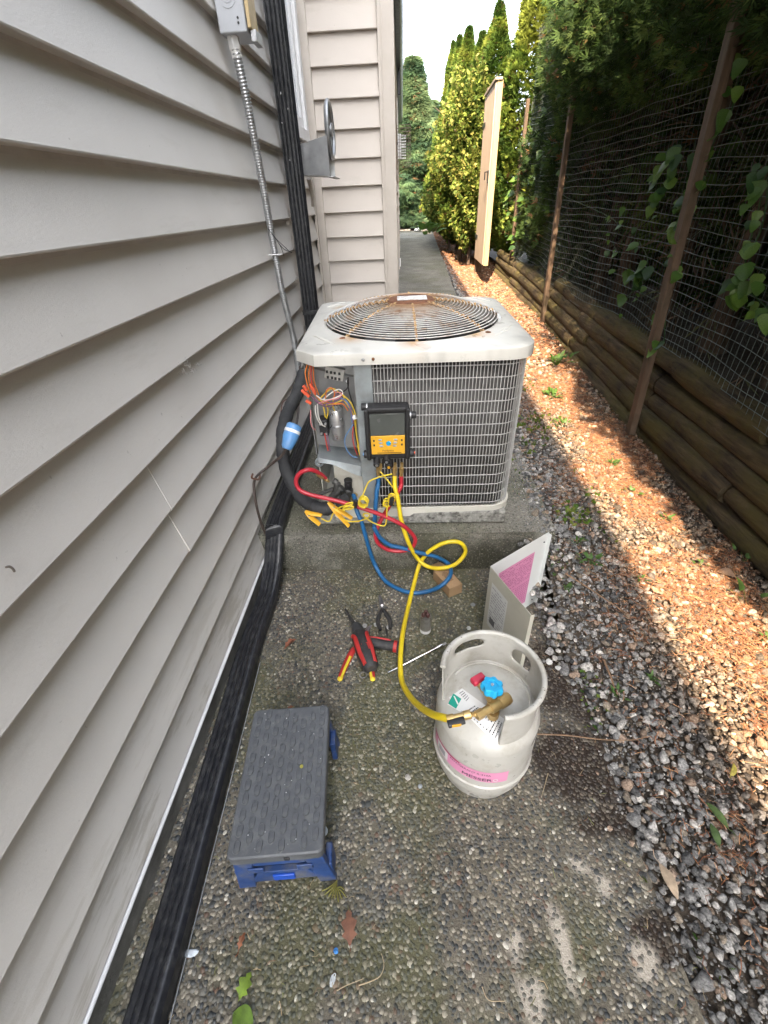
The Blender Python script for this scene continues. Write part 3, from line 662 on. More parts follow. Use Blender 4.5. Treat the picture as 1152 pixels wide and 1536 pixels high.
# ================================================================== HEDGE AND TREES
def leafmat(name, rough=0.7, trans=0.35): return mat(name, (1,1,1), rough, var=0.25, scale=3, attr=True, trans=trans, spec=.2)
lm = leafmat('foliage')
def spray_mesh(P, D, size, cols, fan=5, slim=0.20, droop=0.0):
    """a fan of slim leaflets at every point P, pointing along D"""
    N = len(P); D = D/np.linalg.norm(D, axis=1)[:, None]
    U = np.cross(D, RNG.normal(size=(N, 3))); U /= np.linalg.norm(U, axis=1)[:, None]; W = np.cross(D, U)
    Vs = []
    for k in range(fan):
        a = (k-(fan-1)/2)*0.42+RNG.normal(0, .1, N); L = size*(1-0.10*abs(k-(fan-1)/2))*RNG.uniform(.8, 1.15, N)
        d = D*np.cos(a)[:, None]+U*np.sin(a)[:, None]; s = U*np.cos(a)[:, None]-D*np.sin(a)[:, None]
        b = P; tp = P+d*L[:, None]-W*(L*.12)[:, None]; m = P+d*(L*.5)[:, None]+W*(L*0.05)[:, None]; w = s*(L*slim*.5)[:, None]
        Vs.append(np.stack([b, m+w, tp, m-w], 1))
    V = np.stack(Vs, 1).reshape(-1, 3); M = N*fan
    F = np.arange(M*4).reshape(M, 4)
    return V, F, np.repeat(cols, fan*4, 0)
def crown_points(N, prof, z0, z1, squash=1.0, shell=0.55, lump=0.28, seed=0):
    rg = np.random.default_rng(seed); z = rg.random(N); th = rg.random(N)*2*PI
    lob = 1+lump*(np.sin(th*3+z*7+seed)*.5+np.sin(th*5-z*13+seed*2)*.35+np.sin(z*31+th*2)*.3)
    rad = prof(z)*lob*(shell+(1-shell)*rg.random(N)**0.6)
    P = np.stack([rad*np.cos(th), rad*np.sin(th)*squash, z0+z*(z1-z0)], 1)
    D = np.stack([np.cos(th), np.sin(th), np.zeros(N)], 1); return P, D, rg, z
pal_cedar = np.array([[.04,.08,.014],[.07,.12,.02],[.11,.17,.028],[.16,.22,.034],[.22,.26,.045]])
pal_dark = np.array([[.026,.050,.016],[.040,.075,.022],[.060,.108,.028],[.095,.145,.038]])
pal_blue = np.array([[.045,.085,.045],[.06,.11,.05],[.085,.14,.06],[.12,.17,.075]])
def crown_data(name, N, prof, z0, z1, pal, size, up=0.5, seed=0, slim=.2, fan=5, lump=.28, shell=.55):
    P, D, rg, z = crown_points(N, prof, z0, z1, seed=seed, lump=lump, shell=shell)
    D = D+np.array([0, 0, up])+rg.normal(0, .45, (N, 3))
    cl = fbm(P[:, 0]*1.3+P[:, 2], P[:, 1]*1.3-P[:, 2]*.7, 3, 3); idx = np.clip(((cl-.25)*2*len(pal)+rg.normal(0, .7, N)).astype(int), 0, len(pal)-1)
    cols = pal[idx]*rg.uniform(.75, 1.25, (N, 1)); br = rg.random(N) < 0.03; cols[br] = [.16, .09, .04]
    V, F, C = spray_mesh(P, D, size*rg.uniform(.7, 1.3, N), cols, fan, slim)
    o = npmesh(name, V, F, lm, cols=C); COL.objects.unlink(o); me = o.data; bpy.data.objects.remove(o); return me
barkm = mat('cedar_bark', (0.085,0.058,0.040), 0.95, var=0.4, scale=10, stretch=(5,5,.5), bump=1.0, bscale=30)
def trunk_data(h, r, lean=0.1, seed=0, limbs=9, z_limb=1.0):
    rr = random.Random(seed); mb = MB()
    P = cr([(0, 0, -.1), (lean*.3*rr.uniform(-1, 1), lean*.3, h*.35), (lean*rr.uniform(-1, 1), lean*rr.uniform(-1, 1), h*.7), (lean, 0, h)], 5)
    mb.tube(P, [r*(1-.85*i/(len(P)-1))*(1.25 if i == 0 else 1) for i in range(len(P))], 9)
    for k in range(limbs):
        z = z_limb+(h*.85-z_limb)*k/max(1, limbs-1); a = rr.random()*2*PI; i = min(len(P)-1, int(z/h*(len(P)-1))); b = P[i]; L = rr.uniform(.35, .6)*(1-.5*z/h)
        mb.tube([b, b+Vector((math.cos(a)*L*.5, math.sin(a)*L*.5, L*.25)), b+Vector((math.cos(a)*L, math.sin(a)*L, L*.7))], [r*.35, r*.22, r*.06], 5)
    o = mb.build('trunk', barkm); me = o.data; COL.objects.unlink(o); bpy.data.objects.remove(o); return me
def put(name, me, parent, m=None, rz=0, sc=(1,1,1), loc=(0,0,0)):
    o = bpy.data.objects.new(name, me); COL.objects.link(o); o.parent = parent; o.rotation_euler = (0, 0, rz); o.scale = sc; o.location = loc
    return o
col_prof = lambda z: 0.62*np.clip(np.minimum(1, (z+.02)*6), 0, 1)*np.clip(1-z, 0, 1)**.62*1.1
hedge_prof = lambda z: 0.78*np.clip(np.minimum(1, .55+z*3), 0, 1)*np.clip(1.02-z**3, 0, 1)**.6
shade_crowns = [crown_data('shade_crown', 20000, hedge_prof, 1.25, 4.1, pal_dark, 0.055, up=-0.2, seed=33+k, lump=.05, slim=.16, shell=.7) for k in range(2)]  # smooth crowns, shaped to cast a clean shadow edge on the gravel
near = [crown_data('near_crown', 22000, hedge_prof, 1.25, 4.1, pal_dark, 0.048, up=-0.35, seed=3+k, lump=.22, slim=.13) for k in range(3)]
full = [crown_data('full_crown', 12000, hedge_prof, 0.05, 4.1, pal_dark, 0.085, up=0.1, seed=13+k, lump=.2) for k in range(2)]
def far_crown(k):
    # built 3.9 m tall so that the sprays keep their shape, scaled per tree
    return crown_data('far_crown', 16000, col_prof39, 0.15, 3.9, pal_cedar, 0.062, up=0.75, seed=23+k, slim=.24, lump=.36)
col_prof39 = lambda z: 0.62*np.clip(np.minimum(1, (z+.02)*6), 0, 1)*np.clip(1-z, 0, 1)**.85*1.15
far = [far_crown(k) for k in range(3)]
for f_ in far:                                                       # unit height to 3.9 m
    pass
nt_tr = [trunk_data(3.6, .075, .15, k) for k in range(3)]
# the hedge along the fence
hl = ('second', 'third', 'fourth', 'fifth')
ys = [-3.3, -2.6, -1.9, -1.2, -0.5, 0.25, 0.95, 1.7, 2.4, 3.1, 3.85, 4.6, 5.3, 6.0, 6.7]
for i, y in enumerate(ys):
    vis = {6: 'hedge cedar overhanging the near fence bay at the right edge', 7: 'hedge cedar with drooping dark crown just right of the tall near fence post', 8: 'hedge cedar whose dark crown hangs over the tall near fence post',
           9: 'hedge cedar hanging over the fence left of the tall near post', 10: 'hedge cedar over the middle of the far fence bay', 11: 'hedge cedar just before the shorter far fence post', 12: 'hedge cedar above the shorter far fence post', 13: 'leafy hedge cedar between the shorter post and the open gate', 14: 'leafy hedge cedar just behind the open gate'}
    h = thing('hedge_cedar', vis.get(i, 'dark hedge cedar hidden beyond the right edge, added to shade the gravel'), 'tree', ((2.02 if i < 13 else 2.25)+random.uniform(-.04, .04), y, 0.5), (0, 0, random.random()*6.28), 'cedar hedge behind the fence')
    s = random.uniform(.95, 1.08); me = shade_crowns[i % 2] if i < 7 else near[i % 3] if i < 13 else full[i % 2]; wide = float(np.interp(y, [-1.9, -.5, .25, .95, 1.7, 2.4, 3.1], [1.42, 1.58, 1.64, 1.62, 1.52, 1.34, 1.16])) if i < 13 else 1.0  # crown widths set so their shadow bounds the sunlit gravel strip
    put('trunk', nt_tr[i % 3], h); put('crown', me, h, sc=(s*wide, s*wide, s))
for i, y in enumerate((-3.0, -1.9, -.8, .3, 1.3, 2.3, 3.2, 4.1, 5.0, 5.9, 6.8, 7.7, 8.8)):  # added row, dense backing that keeps light out behind the fence
    h = thing('hedge_cedar', 'dense dark cedar of an added second hedge row, blocking light behind the fence', 'tree', (2.95+random.uniform(-.1, .1), y, 0.5), (0, 0, random.random()*6.28), 'second hedge row')
    put('trunk', nt_tr[i % 3], h); put('crown', full[i % 2], h, sc=(1.25, 1.25, 1.05))
# dead brown twigs hanging below the hedge
N = 5200; P = np.stack([RNG.uniform(1.62, 2.5, N), RNG.uniform(-.6, 6, N), 0.55+1.75*RNG.random(N)**.8], 1)
D = np.stack([RNG.normal(-.1, .5, N), RNG.normal(0, .5, N), RNG.normal(-.5, .6, N)], 1)
V, F, C = spray_mesh(P, D, RNG.uniform(.08, .25, N), np.array([[.055,.036,.022],[.09,.06,.036],[.035,.025,.016],[.05,.055,.02]])[RNG.integers(0, 4, N)], 2, .05)
npmesh('dead_twigs', V, F, nm, cols=C, kind='stuff')
# far sunlit cedars: (pixel of the tip, distance)
far_t = [((690, 38), 10.6, 'sunlit yellow green cedar with a clean pointed tip beside the sky', .78), ((668, 52), 12.2, 'slim sunlit cedar with a thin tip left of the taller one', .72), ((652, 62), 13.6, 'leftmost slim sunlit cedar beside the drooping conifer', .66),
         ((722, 0), 9.3, 'tall sunlit cedar just behind the open gate', .80), ((760, -110), 8.3, 'tall cedar whose sunlit left side rises over the open gate', .80), ((706, 45), 9.9, 'round shouldered sunlit cedar between the pointed one and the gate', .72), ((680, 90), 11.5, 'shorter sunlit cedar filling the gap in the lit row', .72), ((664, 110), 13.0, 'low sunlit cedar at the end of the lit row', .60), ((800, -180), 7.0, 'shaded cedar right of the open gate above the fence end', .80)]
for i, (px, Y, lab, w) in enumerate(far_t):
    tip = AY(*px, Y); zg = path_z(Y)-.05; hgt = tip.z-zg; x = {3: 1.45, 4: 1.80, 5: 1.30, 8: 2.1}.get(i, max(tip.x, .60+.02*(Y-4)+w*.55))
    h = thing('cedar_tree', lab, 'tree', (x, Y+.2, zg), (0, 0, random.random()*6), 'cedars beyond the gate')
    put('trunk', nt_tr[i % 3], h, sc=(1, 1, hgt*.85/3.6)); put('crown', far[i % 3], h, sc=(w*1.35, w*1.35, hgt/3.9))
# drooping conifer at the path's end
dro = crown_data('drooping_crown', 20000, lambda z: .66*np.clip(1-z, 0, 1)**1.0*np.minimum(1, z*9+.5), 0.1, 4.2, pal_blue, 0.13, up=-1.3, seed=41, slim=.09, fan=5, lump=.42)
for (px, Y, w, lab) in (((620, 84), 16.2, 2.2, 'blue green drooping conifer closing the end of the path'), ((648, 150), 17.4, 2.0, 'shorter drooping conifer behind the lit cedars at the path end')):
    tip = AY(*px, Y); h = thing('weeping_conifer', lab, 'tree', (tip.x, Y, path_z(15)), (0, 0, 1), 'conifers at the path end')
    put('trunk', nt_tr[0], h, sc=(1, 1, (tip.z-.6)*.9/3.6)); put('crown', dro, h, sc=(w, w, (tip.z-path_z(15))/4.2))
# broadleaf shrub in the sun beyond the gate
def leaf_cloud(name, N, c, rad, pal, size, seed, D0=(-.3, -.6, -.3)):
    rg = np.random.default_rng(seed); d = rg.normal(size=(N, 3)); d /= np.linalg.norm(d, axis=1)[:, None]
    P = d*np.array(rad)*(.55+.45*rg.random(N)**.5)[:, None]*(1+.22*np.sin(d[:, 0]*7+d[:, 2]*9+seed))[:, None]+np.array(c)
    D = d*.5+np.array(D0)+rg.normal(0, .4, (N, 3)); cols = pal[rg.integers(0, len(pal), N)]*rg.uniform(.7, 1.3, (N, 1))
    V, F, C = spray_mesh(P, D, size*rg.uniform(.6, 1.3, N), cols, 2, .55); return npmesh(name, V, F, lm, cols=C)
pal_br = np.array([[.12,.17,.03],[.17,.22,.04],[.24,.27,.06],[.08,.13,.025],[.28,.27,.07]])
for i, (px, Y, rad, n, lab) in enumerate((((690, 215), 9.2, (.36, .6, .85), 4600, 'sunlit broadleaf shrub with big yellow green leaves, high beside the gate'), ((670, 270), 10.6, (.46, .7, .85), 4200, 'sunlit broadleaf shrub low at the far end of the gravel'), ((698, 300), 8.7, (.27, .5, .60), 2600, 'broadleaf shrub close to the far edge of the open gate'))):
    c = AY(*px, Y); h = thing('broadleaf_shrub', lab, 'shrub', (c.x+.10, Y, path_z(Y)), (0, 0, 0), 'sunlit shrubs beyond the gate')
    put('stem', nt_tr[i % 3], h, sc=(.4, .4, (c.z-path_z(Y))/3.6)); o = leaf_cloud('foliage', n, (0, 0, c.z-path_z(Y)), rad, pal_br, .070, 60+i); o.parent = h
# ================================================================== AIR CONDITIONER
# concrete paver pad
padm = mat('pitted_pad', (0.30,0.295,0.27), 0.92, var=0.35, scale=40, bump=1.0, bscale=110, dirt=(0.035,0.033,0.028), dscale=34, damt=.9)
pad = tag(MB().box((0.015, 1.94, 0.2335), (0.80, 0.80, 0.057)).build('equipment_pad', padm, bevel=0.006), 'pitted grey concrete pad under the air conditioner, flush with the step', 'concrete pad')
AC0 = (0.03, 1.94, 0.263); AC_ROT = (R(1.7), 0, R(1.3))
ac = thing('air_conditioner', 'beige outdoor air conditioner with rusty fan grille and opened wiring compartment', 'air conditioner', AC0, AC_ROT)
beige = mat('beige_enamel', (0.60,0.585,0.52), 0.38, var=0.05, scale=5, dirt=(0.42,0.37,0.27), dscale=11, damt=.45)
inner = mat('grey_sheet_metal', (0.23,0.235,0.235), 0.45, metal=0.35, var=0.15, scale=9, dirt=(.12,.115,.105), dscale=8, damt=.6)
bracket = mat('galvanised_bracket', (0.27,0.30,0.31), 0.45, metal=0.4, var=0.18, scale=14, dirt=(.2,.2,.19), dscale=10)
coilm = mat('coil_fins', (0.055,0.052,0.050), 0.55, metal=0.3, var=0.4, scale=5, dirt=(.16,.15,.14), dscale=4, damt=.5)
wirem = mat('coated_wire', (0.40,0.40,0.385), 0.45, metal=.1, var=.1)
black = mat('black_plastic', (0.016,0.016,0.017), 0.45, var=.2, scale=30)
HT = 0.683
def arc(cx, cy, r, a0, a1, n=10): return [(cx+r*math.cos(R(a0+(a1-a0)*k/n)), cy+r*math.sin(R(a0+(a1-a0)*k/n))) for k in range(n+1)]
def outline(h, rr=0.10, rb=.06, ch=0.07):
    return [(-h+ch, -h)]+arc(h-rr, -h+rr, rr, -90, 0)+arc(h-rr, h-rr, rr, 0, 90)+arc(-h+rb, h-rb, rb, 90, 180)+[(-h, -h+ch)]
def radial(poly, a):
    d = (math.cos(a), math.sin(a)); best = None
    for i in range(len(poly)):
        p, q = poly[i], poly[(i+1) % len(poly)]; ex, ey = q[0]-p[0], q[1]-p[1]; den = d[0]*ey-d[1]*ex
        if abs(den) < 1e-12: continue
        t_ = (p[0]*ey-p[1]*ex)/den; u = (p[0]*d[1]-p[1]*d[0])/den
        if t_ > 0 and -1e-6 <= u <= 1+1e-6: best = t_ if best is None else min(best, t_)
    return best
GR = 0.345                                                    # grille radius
po = outline(0.41); NA = 200; V = []; F = []; Cc = []
rust_at = [(-52+0, .37), (-128, .37), (8, .35)]
rings = [('in', -0.045), ('in', 0.002), ('lip', 0.010), ('mid', 0)]
corner_as = [math.atan2(y, x) % (2*PI) for x, y in po]
AS = sorted([2*PI*k/NA for k in range(NA)]+[a+1e-5 for a in corner_as])
NA = len(AS)
for a in AS:
    ro = radial(po, a); prof = [(GR-.004, -0.05), (GR-.004, 0.004), (GR+.006, 0.008)]
    r1 = GR+0.018
    for k in range(7): u = k/6; prof.append((r1+(ro-0.006-r1)*u, 0.004*(1-u)-0.006*u*u))
    prof += [(ro-.0015, -.009), (ro, -.014), (ro+.001, -0.046), (ro-.004, -0.047), (ro-.006, -.02)]
    for r, z in prof:
        x, y = r*math.cos(a), r*math.sin(a); V.append((x, y, HT+z))
        s = 0
        for ang, rr0 in ((-128, .36), (-52, .36), (-90, .36), (40, .36), (140, .36)):
            cx0, cy0 = rr0*math.cos(R(ang)), rr0*math.sin(R(ang)); d = math.hypot(x-cx0, (y-cy0)*1.3); s = max(s, (1-d/.075)*(1 if abs(ang) > 100 else .9) if d < .075 else 0)
        n_ = float(fbm(np.array([x]), np.array([y]), 22, 4)[0]); s = max(0, min(1, s*1.5*(n_+.1))); 
        g = max(0, n_-.55)*1.2 if r > GR+.01 else .1
        base_c = np.array([.55, .54, .495])*(1-g*.8); Cc.append(base_c*(1-s)+np.array([.42, .24, .09])*s)
m_ = len(prof)
for i in range(NA):
    j = (i+1) % NA
    for k in range(m_-1): F.append((i*m_+k, i*m_+k+1, j*m_+k+1, j*m_+k))
cov = npmesh('top_cover', V, F, mat('cover_enamel', (1,1,1), .35, var=.05, scale=9, attr=True), ac, cols=np.array(Cc), smooth=True)
cov.data.set_sharp_from_angle(angle=R(35))
# pressed ribs near the corners
for (cx0, cy0, an) in ((.335, -.20, 50), (.315, -.25, 50), (-.33, -.25, 128), (-.31, -.285, 128), (.33, .30, -50), (-.33, .31, 50)):
    MB().tube([(-.055, 0, 0), (-.045, 0, .0022), (.045, 0, .0022), (.055, 0, 0)], .0035, 6, M=Matrix.Translation((cx0, cy0, HT-.0005)) @ Matrix.Rotation(R(an), 4, 'Z')).build('pressed_rib', MATS['cover_enamel'], ac).data.color_attributes.new('Col', 'FLOAT_COLOR', 'POINT').data.foreach_set('color', [.55,.54,.495,1]*24)
rust = mat('rust', (0.16,0.065,0.028), 0.85, var=0.45, scale=60, bump=.6, bscale=300)
rustw = bpy.data.materials.new('grille_wire'); t = NT(rustw)
tc = t.n('TexCoord'); ln = t.n('VectorMath', operation='LENGTH'); sub = t.n('VectorMath', operation='MULTIPLY'); t.l(tc.outputs['Object'], sub.inputs[0]); sub.inputs[1].default_value = (1, 1, 0); t.l(sub.outputs[0], ln.inputs[0])
f = t.ramp(t.noise(16, 5, .7), [(.50, (0,0,0)), (.66, (.8,.8,.8))]); near_ = t.ramp(ln.outputs['Value'], [(.11, (1,1,1)), (.24, (0,0,0))])
c = t.mix(t.mix(1, f, near_, 'SCREEN'), (0.60,0.59,0.56), (0.36,0.22,0.12)); cc2 = t.mix(t.mix(1, f, near_, 'MULTIPLY'), c, (0.20,0.085,0.035)); t.l(cc2, t.b.inputs['Base Color']); t.b.inputs['Roughness'].default_value = .55; t.b.inputs['Metallic'].default_value = .1
def dome(r): return HT+0.012+0.062*(1-(r/GR)**2.4)
for k in range(20):
    r = 0.100+(GR-.006-0.100)*(k/19)**0.92
    MB().tube([(r*math.cos(a), r*math.sin(a), dome(r)) for a in np.linspace(0, 2*PI, 73)], 0.0020, 6, caps=False).build('grille_ring', rustw, ac)
spk = mat('golden_rust', (0.40,0.26,0.12), 0.7, var=0.45, scale=50, dirt=(.15,.065,.03), dscale=40, damt=.8)
for k in range(8):
    a = R(-90+45*k+1); P = []
    for i in range(40):
        r = 0.085+(GR+0.012-.085)*i/39; P.append((r*math.cos(a), r*math.sin(a), dome(min(r, GR))-0.003+0.0035*math.sin(i*1.9)+(0 if r < GR-.01 else -.006)))
    MB().tube(P, [0.0050+0.0013*math.sin(i*1.9+1) for i in range(40)], 6).build('grille_spoke', spk, ac)
    p = Vector(P[-1]); d = Vector((math.cos(a), math.sin(a), 0)); w = .019 if k in (1, 7) else .009
    MB().sphere(p+d*.006, w*.85, 8, (1, 1, .45)).build('spoke_foot', rust, ac)
MB().lathe([(0.0005, .0), (.083, .0), (.092, -.004), (.094, -.012), (.088, -.016), (.001, -.014)], 32, Matrix.Translation((0, 0, dome(.09)+.004))).build('hub_plate', rust, ac, angle=30)
MB().box((0.004, -0.002, dome(.09)+.0055), (.115, .075, .0012), Matrix.Rotation(R(0), 4, 'Z')).build('hub_label', mat('worn_label', (.66,.66,.65), .6, var=.1, dirt=(.3,.2,.13), dscale=60, damt=.9), ac, smooth=False)
# fan
fanm = mat('fan_metal', (0.25,0.25,0.25), .45, metal=.6, var=.25, scale=12, dirt=(.09,.07,.06), dscale=12, damt=.7)
MB().lathe([(.001, -.02), (.062, -.02), (.066, -.03), (.066, -.13), (.001, -.135)], 24, Matrix.Translation((0, 0, HT+.02))).build('fan_motor', black, ac)
for k in range(4):
    a0 = R(20+90*k); V = []; F = []
    for i in range(9):
        for j in range(7):
            r = .05+.275*i/8; a = a0+(j/6-.5)*R(52-12*i/8); V.append((r*math.cos(a), r*math.sin(a), HT-.16+.05*(j/6-.5)+.012*math.sin(j/6*PI)))
    F = [(i*7+j, (i+1)*7+j, (i+1)*7+j+1, i*7+j+1) for i in range(8) for j in range(6)]
    o = MB().add(V, F).build('fan_blade', fanm, ac); o.modifiers.new('thick', 'SOLIDIFY').thickness = .002
MB().lathe([(GR-.006, HT-.05), (GR-.008, HT-.15)], 64).build('fan_shroud', mat('dark_shroud', (.05,.048,.047), .7, var=.2), ac)
# coil and guard
GRD = 0.393; pathp = [(-0.150, -GRD)]+[(x, -GRD) for x in np.linspace(-.12, GRD-.10, 20)]+arc(GRD-.09, -GRD+.09, .09, -90, 0, 14)[1:]+[(GRD, y) for y in np.linspace(-GRD+.12, GRD-.12, 24)]+arc(GRD-.06, GRD-.06, .06, 0, 90, 10)+[(x, GRD) for x in np.linspace(GRD-.09, -GRD+.06, 22)]
def arclen(Pp):
    L = [0]
    for a, b in zip(Pp, Pp[1:]): L.append(L[-1]+math.hypot(b[0]-a[0], b[1]-a[1]))
    return L
AL = arclen(pathp)
def along(s):
    k = max(0, min(len(AL)-2, int(np.searchsorted(AL, s))-1)); f = (s-AL[k])/max(1e-9, AL[k+1]-AL[k]); a, b = pathp[k], pathp[k+1]
    d = Vector((b[0]-a[0], b[1]-a[1])).normalized(); return a[0]+(b[0]-a[0])*f, a[1]+(b[1]-a[1])*f, Vector((d.y, -d.x))
Z0G, Z1G = 0.036, HT-0.052
V = []; F = []; nc = int(AL[-1]/0.0028)
for i in range(nc):
    x, y, n_ = along(AL[-1]*i/(nc-1)); o = -.020-(.0035 if i % 2 else 0); o2 = -.055
    V += [(x+n_.x*o, y+n_.y*o, Z0G-.01), (x+n_.x*o, y+n_.y*o, Z1G+.012), (x+n_.x*o2, y+n_.y*o2, Z1G+.012), (x+n_.x*o2, y+n_.y*o2, Z0G-.01)]
for i in range(nc-1):
    for k in range(4): F.append((i*4+k, i*4+(k+1) % 4, i*4+4+(k+1) % 4, i*4+4+k))
npmesh('condenser_coil', V, [f[::-1] for f in F], coilm, ac)
wv = MB().tube([(0, 0, Z0G-.004), (0, 0, Z1G+.01)], .0016, 5).build('guard_wire', wirem, ac)
nv = int(AL[-1]/0.0122); x, y, n_ = along(.006); wv.location = (x, y, 0)
for i in range(1, nv):
    x, y, n_ = along(.006+i*.0122)
    if i < 250: inst(wv, ac, (x, y, 0))
NH = 14
for k in range(NH):
    z = Z0G+(Z1G-Z0G)*(k+.3)/(NH-.4); P = []
    for s in np.linspace(0, AL[-1], 130):
        x, y, n_ = along(s); P.append((x-n_.x*.002, y-n_.y*.002, z+.0008*math.sin(s*9+k)))
    MB().tube(P, .0019, 5).build('guard_hoop', wirem, ac)
MB().tube([(-0.085, -GRD-.002, .585), (-.089, -GRD-.012, .57), (-.087, -GRD-.012, .545), (-.083, -GRD-.002, .535)], .0014, 5).build('bent_wire', wirem, ac)
# base pan
pb = outline(0.400, .095, .06, .07)
MB().prism(pb, -0.008, 0.010).build('base_pan', beige, ac, smooth=False)
V = []; F = []
for k, (x, y) in enumerate(pb): V += [(x, y, .0095), (x*1.003, y*1.003, .034), (x*.985, y*.985, .035), (x*.985, y*.985, .01)]
n_ = len(pb)
for i in range(n_-1):
    if i == n_-1: continue
    for k in range(4): F.append((i*4+k, (i+1)*4+k, (i+1)*4+(k+1) % 4, i*4+(k+1) % 4))
MB().add(V, F).build('base_rim', beige, ac, angle=30)
# cabinet round the compartment
MB().box((-0.180, -0.393, .335), (0.058, 0.004, .60)).build('corner_bracket', bracket, ac, bevel=.001)
MB().box((-0.1515, -0.380, .335), (0.004, 0.028, .60)).build('corner_bracket', bracket, ac, bevel=.001)
MB().box((-0.2105, -0.335, .450), (0.003, 0.12, .38)).build('partition', inner, ac, smooth=False)
MB().box((-0.300, -0.276, .45), (0.180, 0.004, .38)).build('back_plate', inner, ac, smooth=False)
MB().box((-0.392, -0.02, .335), (0.004, 0.56, .62)).build('side_panel', beige, ac, smooth=False)
MB().box((-0.392, -0.300, .45), (0.004, 0.048, .39)).build('side_flange', inner, ac, smooth=False)
MB().add([(-.392, -.277, .66), (-.24, -.277, .66), (-.205, -.277, .545), (-.392, -.277, .59), (-.392, -.284, .66), (-.24, -.284, .66), (-.215, -.290, .56), (-.392, -.290, .605)], [(0,1,2,3),(7,6,5,4),(2,6,7,3),(1,5,6,2),(0,4,5,1),(3,7,4,0)]).build('upper_cover', inner, ac, smooth=False)
# tray with a wavy lip
V = []; F = []; nx = 14
for i in range(nx+1):
    u = i/nx; x = -.385+.175*u; lz = .255-.045*u+.010*math.sin(u*5)
    V += [(x, -.278, .275-.03*u), (x, -.36-.02*u, .262-.035*u), (x, -.366-.022*u, lz-.012), (x, -.363-.022*u, lz-.013)]
F = [(i*4+k, (i+1)*4+k, (i+1)*4+k+1, i*4+k+1) for i in range(nx) for k in range(3)]
o = MB().add(V, F).build('wire_tray', bracket, ac); o.modifiers.new('thick', 'SOLIDIFY').thickness = .0025
V = [(-.335, -.300, .01), (-.215, -.345, .01), (-.155, -.394, .01), (-.335, -.300, .255), (-.215, -.345, .225), (-.155, -.394, .215)]
o = MB().add(V, [(0,1,4,3),(1,2,5,4)]).build('lower_panel', beige, ac, smooth=False); o.modifiers.new('thick', 'SOLIDIFY').thickness = .003
MB().cyl((-.168, -.389, .19), (-.170, -.393, .19), .005, 10).build('screw', galv, ac)
for (px, py, mm_) in ((545, 537, galv), (560, 536, rust)):
    w = ac.matrix_basis.inverted() @ AY(px, py, 1.525); MB().sphere((w.x, -.412, w.z), .0055, 8, (1, .5, 1)).build('screw', mm_, ac)
MB().sphere((.385, -.36, HT-.028), .007, 8, (.8, .8, 1)).build('screw', rust, ac)
INV = ac.matrix_basis.inverted()
def C(px, py, v=-.33):
    """point of the picture on the plane v of the unit, in the unit's own space"""
    Mi = INV.to_3x3(); o = INV @ Vector((0, 0, CAM_H)); d = Mi @ ray(px, py); t_ = (v-o.y)/d.y; return o+d*t_
# capacitor, contactor, control board
cap_m = mat('aluminium_can', (0.52,0.52,0.52), .35, metal=.75, var=.12, scale=20, stretch=(1,1,6))
b_ = C(508, 658, -.325); tp = C(504, 616, -.325)
cpo = MB().lathe([(.001, 0), (.024, 0), (.026, .004), (.026, .118), (.024, .122), (.022, .120), (.001, .120)], 24, Matrix.Translation((b_.x, -.318, b_.z))).build('capacitor', cap_m, ac, angle=30)
for k in range(3):
    for j in range(2): MB().box((b_.x-.010+.010*k, -.326+.014*j, b_.z+.127), (.0012, .006, .014)).build('terminal', galv, cpo)
MB().lathe([(.0265, .052), (.028, .054), (.028, .060), (.0265, .062)], 20, Matrix.Translation((b_.x, -.318, b_.z))).build('band', galv, cpo)
ct = C(486, 640, -.32); MB().box((ct.x, -.31, ct.z), (.034, .05, .065)).build('contactor', black, ac, bevel=.003)
for k in range(4): MB().cyl((ct.x-.010+.02*(k % 2), -.335, ct.z+.02-.04*(k//2)), (ct.x-.010+.02*(k % 2), -.343, ct.z+.02-.04*(k//2)), .0045, 8).build('terminal_screw', galv, ac)
u1 = C(502, 560, -.30); ub = MB().box((u1.x, -.298, u1.z), (.070, .020, .045), Matrix.Translation((u1.x, -.298, u1.z)) @ Matrix.Rotation(R(14), 4, 'Y') @ Matrix.Translation((-u1.x, .298, -u1.z))).build('control_board', mat('grey_white_board', (.42,.41,.38), .6, var=.2, scale=40), ac, bevel=.002)
for k in range(8): MB().box((u1.x-.025+.014*(k % 4)+random.uniform(-.002, .002), -.3095, u1.z+.010-.020*(k//4)-.003*(k % 4)), (.008, .004, .009)).build('board_terminal', black, ub)
s1 = C(521, 572, -.30); MB().sphere((s1.x, -.30, s1.z), .006, 6).build('snap_bushing', white, ac)
WC = {}
def wm(n, c): return mat('wire_'+n, c, .45, var=.05)
wc = dict(orange=wm('orange', (.62,.17,.03)), red=wm('red', (.50,.05,.035)), yellow=wm('yellow', (.68,.48,.04)), purple=wm('purple', (.20,.09,.16)), blue=wm('blue', (.10,.22,.42)), black=black, white=wm('white', (.62,.60,.56)), pink=wm('pink', (.55,.22,.22)), brown=wm('brown', (.13,.06,.04)))
